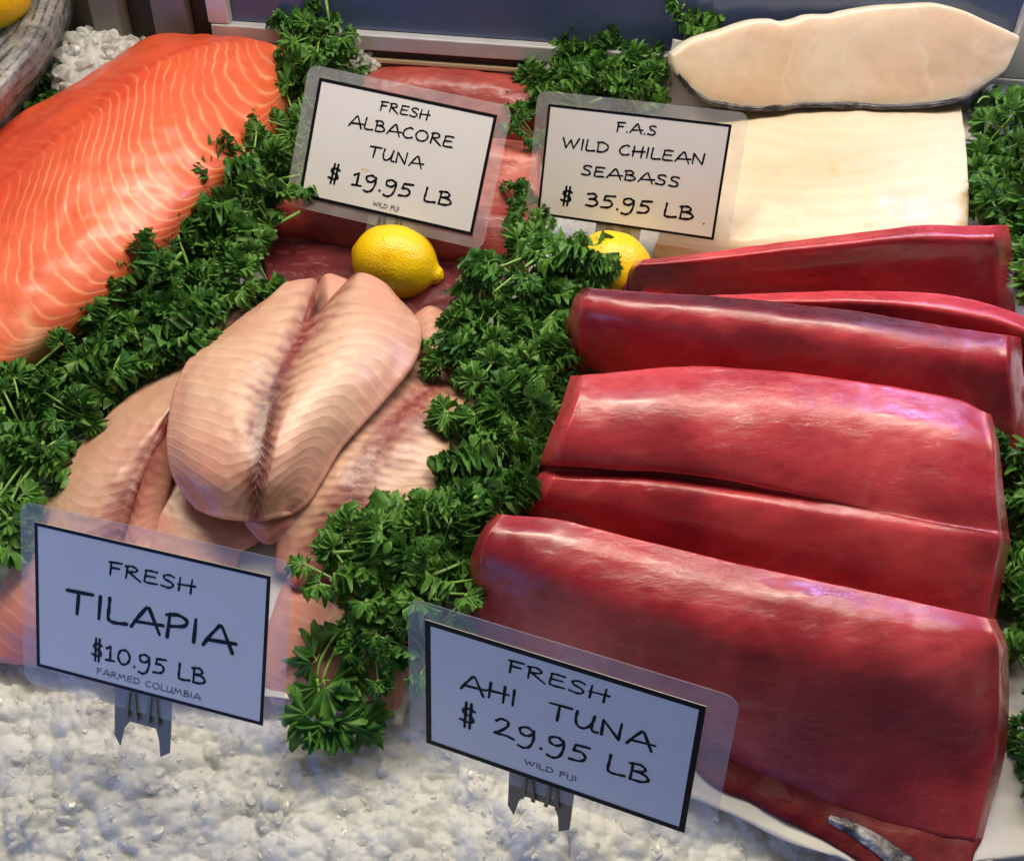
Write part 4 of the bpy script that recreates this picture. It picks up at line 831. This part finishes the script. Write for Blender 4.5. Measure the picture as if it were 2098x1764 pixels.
def leaf_at(lb, sb, p, d, up, L, rng, curl, three=True):
    # compound leaf of three leaflets on short stalks
    R = frame(d, up)
    for ang, k in (((0, 1.0), (0.95, 0.78), (-0.95, 0.78)) if three is True else ((0, 1.0), (0.65, .85), (-0.65, .85), (1.35, .7), (-1.35, .7))) if three else ((0, 1.0),):
        a = ang+0.2*rng.randn(); dd = R@np.array([math.sin(a), math.cos(a), 0.20*rng.randn()]); b = p+dd*L*0.18
        v, f = leaflet(L*k*(0.85+0.3*rng.rand()), 0.85+0.3*rng.rand(), rng, curl); Rr = frame(dd, R[:, 2]+0.35*rng.randn(3)); lb.add(v@Rr.T+b, f)
        v, f = tube([p, b], 0.00055, 0.0004, 4); sb.add(v, f)
def bushy(seed):
    rng = np.random.RandomState(seed); lb, sb = Bag(), Bag(); base = np.array([-0.020, 0.004*rng.randn(), -0.014])
    m = rng.randint(7, 10)
    for i in range(m):
        az = 2*PI*(i+0.5*rng.rand())/m*1.618*2; el = math.asin(min(0.98, 0.12+0.85*rng.rand())); R_ = 0.014+0.013*rng.rand()
        d = np.array([math.cos(az)*math.cos(el), math.sin(az)*math.cos(el), math.sin(el)]); p = d*R_*np.array([1.15, 1, 0.75])
        mid = (base+p)/2+np.array([0, 0, 0.004])
        v, f = tube([base, mid, p], 0.0011, 0.0008, 4); sb.add(v, f)
        leaf_at(lb, sb, p, d+np.array([0, 0, -0.45*rng.rand()]), np.array([0, 0, 1.0])+0.6*d, 0.0105+0.0045*rng.rand(), rng, 0.6+1.5*rng.rand(), 5)
    v, f = tube([base+np.array([-0.022, 0.004*rng.randn(), -0.002]), base], 0.0013, 0.0010, 6); sb.add(v, f)
    return lb, sb
protos = []
for k in range(9):
    lb, sb = bushy(100+k); ml = None
    protos.append((lb, sb))
pm = []
def mk_sprig_mesh(lb, sb):
    a = lb.obj('leaves', M_leaf, None); b = sb.obj('stem', M_stem, None); return a, b
for lb, sb in protos: pm.append(mk_sprig_mesh(lb, sb))
used = set()
def sprig(loc, rot, scale, label, group, which):
    e = empty('parsley_sprig', loc); e.rotation_euler = rot; e.scale = (scale,)*3; tag(e, label, 'parsley', group)
    for src in pm[which]:
        if (which, src.name) in used: o = src.copy(); COL.objects.link(o)
        else: o = src; used.add((which, src.name))
        o.parent = e
    return e
def inpoly(x, y, poly):
    r = False; j = len(poly)-1
    for i in range(len(poly)):
        xi, yi = poly[i]; xj, yj = poly[j]
        if (yi > y) != (yj > y) and x < (xj-xi)*(y-yi)/(yj-yi)+xi: r = not r
        j = i
    return r
def fill(poly, dmin, z, label, group, scale=1.0, zr=0.012, cap=200):
    xs = [p[0] for p in poly]; ys = [p[1] for p in poly]; pts = []
    for _ in range(6000):
        x, y = random.uniform(min(xs), max(xs)), random.uniform(min(ys), max(ys))
        if not inpoly(x, y, poly) or len(pts) >= cap: continue
        dm = dmin*(0.62+0.38*(y/1000.0)) 
        if all(math.hypot(x-a, y-b) > dm for a, b in pts): pts.append((x, y))
    for (x, y) in pts:
        zz = z(x, y) if callable(z) else z
        w = P(x, y, zz+random.uniform(-zr, zr*0.7))
        sprig(Vector(w), (random.gauss(0.25, 0.5), random.gauss(0, 0.5), random.uniform(0, 2*PI)), scale*random.uniform(0.72, 1.2), label, group, random.randrange(len(pm)))
    return len(pts)
g1 = 'curly parsley sprigs between the salmon and the tilapia'
R1p = [(640, 190), (585, 330), (560, 430), (505, 480), (540, 560), (450, 650), (360, 730), (250, 805), (125, 875), (55, 970), (5, 1080), (-20, 1160), (-60, 900), (0, 770), (75, 690), (165, 650), (240, 560), (300, 420), (440, 368), (550, 275), (610, 200)]
cnt = [fill(R1p, 52, lambda x, y: 0.034+0.02*max(0, min(1, (600-y)/500)), 'bushy dark green parsley sprig in the long row right of the salmon', g1)]
g2 = 'curly parsley sprigs between the tilapia and the ahi tuna'
R2p = [(1130, 512), (1185, 540), (1190, 590), (1160, 620), (1165, 740), (1150, 800), (1120, 930), (1080, 1000), (1010, 1060), (950, 1130), (940, 1230), (860, 1220), (800, 1110), (930, 1040), (980, 960), (950, 890), (960, 800), (930, 740), (930, 680), (1000, 615), (1080, 550)]
cnt += [fill(R2p, 52, lambda x, y: 0.040+0.012*max(0, min(1, (700-y)/400)), 'bushy green parsley sprig in the middle row beside the ahi tuna', g2)]
g3 = 'parsley sprigs behind the two rear signs'
cnt += [fill([(1100, 180), (1150, 120), (1210, 75), (1310, 68), (1350, 120), (1340, 195), (1110, 205)], 40, .052, 'green parsley sprig tucked above the chilean seabass sign', g3, 0.95)]
cnt += [fill([(1062, 200), (1082, 200), (1075, 285), (1060, 280)], 40, .035, 'green parsley sprig between the two rear signs', g3, 0.7)]
cnt += [fill([(1055, 400), (1080, 400), (1090, 470), (1055, 470)], 40, .030, 'green parsley sprig below the gap of the rear signs', g3, 0.7)]
cnt += [fill([(618, 112), (612, 52), (662, 55), (664, 125)], 34, .068, 'upright parsley sprig standing at the tip of the salmon', g3, 0.85)]
cnt += [fill([(670, 140), (745, 145), (700, 165)], 36, .045, 'small parsley sprig below the ice heap left of the albacore', g3, 0.7)]
cnt += [fill([(1370, -5), (1465, -20), (1435, 40), (1372, 55)], 36, .080, 'parsley sprig standing against the dark door left of the seabass steak', g3, 0.9)]
g4 = 'parsley sprigs along the right edge'
cnt += [fill([(2040, 250), (2130, 210), (2150, 600), (2120, 590), (2100, 480), (2040, 450), (2040, 360)], 48, .045, 'parsley sprig in the clump right of the white seabass slab', g4, 1.0)]
cnt += [fill([(2110, 880), (2090, 1000), (2080, 1220), (2140, 1260), (2140, 880)], 50, .022, 'parsley sprig right of the broad creased tuna loin', g4, 1.0)]
cnt += [fill([(2090, 1490), (2130, 1490), (2130, 1590), (2085, 1590)], 44, .022, 'small parsley sprig on white paper at the lower right edge', g4, 0.8)]
cnt += [fill([(2105, 1330), (2130, 1330), (2130, 1380), (2105, 1380)], 40, .022, 'dark parsley sprig on white paper right of the nearest tuna block', g4, 0.7)]
g5 = 'parsley sprigs at the left edge behind the salmon'
cnt += [fill([(55, 190), (80, 165), (200, 165), (185, 200), (90, 240)], 42, .035, 'parsley sprig between the striped fish and the salmon', g5, 0.75)]
g6 = 'parsley sprigs over the lower tilapia'
cnt += [fill([(690, 1080), (760, 1080), (900, 1060), (930, 1200), (850, 1240), (830, 1380), (770, 1370), (730, 1270), (700, 1200)], 58, .046, 'curly parsley sprig lying over the lower right tilapia', g6, 0.85)]
print('SPRIGS', cnt, sum(cnt))
# leaf stalks seen clearly, each laid out by its own stems and leaves
def laid(label, stems, leaves, group=None, seed=0):
    rng = np.random.RandomState(seed); lb, sb = Bag(), Bag(); e = empty('parsley_sprig', Vector(P(*stems[0][0]))); o = np.array(e.location)
    for s_ in stems:
        v, f = tube(cr([P(*p)-o for p in s_], 14), 0.0011, 0.0008, 6); sb.add(v, f)
    for (px, py, z, ang, L, curl, three) in leaves:
        p = P(px, py, z); q = P(px+20*math.cos(ang), py-20*math.sin(ang), z-0.001); d = q-p
        leaf_at(lb, sb, p-o, d, np.array([0.25*rng.randn(), -0.45, 0.9]), L*(0.92 if three else 0.88), rng, curl+0.6, 5 if three else True)
    lb.obj('leaves', M_leaf, e); sb.obj('stem', M_stem, e); tag(e, label, 'parsley', group); return e
laid('long parsley stalk drooping onto the ice right of the tilapia sign', [[(750, 1235, .040), (700, 1285, .040), (660, 1345, .036), (650, 1390, .030)], [(755, 1240, .038), (712, 1295, .037), (678, 1350, .033), (660, 1395, .030)], [(650, 1390, .030), (655, 1430, .026), (650, 1465, .023)], [(655, 1430, .026), (685, 1470, .024), (724, 1488, .022)]],
  [(650, 1352, .034, 2.4, .025, .5, False), (664, 1392, .031, -1.3, .025, .5, False), (700, 1372, .032, -.1, .020, .8, False), (642, 1462, .024, -2.3, .022, .5, False), (676, 1472, .024, -1.0, .024, .5, False), (722, 1488, .022, .05, .024, .3, False)], seed=4)
laid('pale green parsley stalks reaching left over the tilapia', [[(940, 1040, .056), (905, 1060, .058), (850, 1095, .058), (800, 1130, .054)], [(930, 1050, .056), (860, 1075, .060), (790, 1085, .058), (720, 1082, .054)], [(935, 1045, .055), (915, 1090, .056), (900, 1140, .052)]],
  [(800, 1075, .058, 1.35, .026, .25, False), (800, 1100, .056, 2.3, .020, .7, True), (715, 1085, .054, 2.8, .019, 1.2, True), (705, 1100, .052, -2.0, .019, 1.2, True), (790, 1130, .054, -2.4, .022, .6, True), (850, 1060, .058, 1.7, .012, .8, True), (898, 1140, .052, -1.5, .014, .8, True)], seed=6)
laid('cut pale parsley stem with thin leaves across the middle row', [[(1110, 520, .066), (1060, 560, .067), (1010, 600, .064)], [(1105, 515, .066), (1030, 545, .066), (985, 560, .062)]],
  [(1000, 545, .062, 2.9, .015, .4, True), (1010, 570, .064, 2.9, .014, .4, True), (1080, 570, .066, -1.3, .013, .4, True)], seed=8)
laid('thin parsley stalk with narrow leaves at the left edge beside the tilapia', [[(90, 905, .052), (40, 960, .052), (-10, 1030, .048)], [(80, 940, .050), (30, 1010, .050), (10, 1080, .046)]],
  [(40, 1020, .050, -0.6, .018, .3, True), (20, 1060, .048, -1.4, .018, .3, True), (0, 1000, .050, -2.4, .016, .3, True), (10, 1110, .044, -1.2, .018, .3, True)], seed=9)
laid('single light parsley sprig on the white paper beside the seabass steak', [[(2070, 235, .060), (2045, 205, .066), (2015, 200, .068), (2003, 212, .066)]],
  [(2040, 210, .068, -0.2, .013, .5, True), (2048, 205, .068, 0.9, .012, .5, True)], seed=10)
laid('bare pale parsley stalk against the dark door left of the seabass steak', [[(1352, 10, .10), (1400, 32, .10), (1440, 55, .095)]], [(1440, 58, .095, -0.4, .014, .6, True)], seed=12)
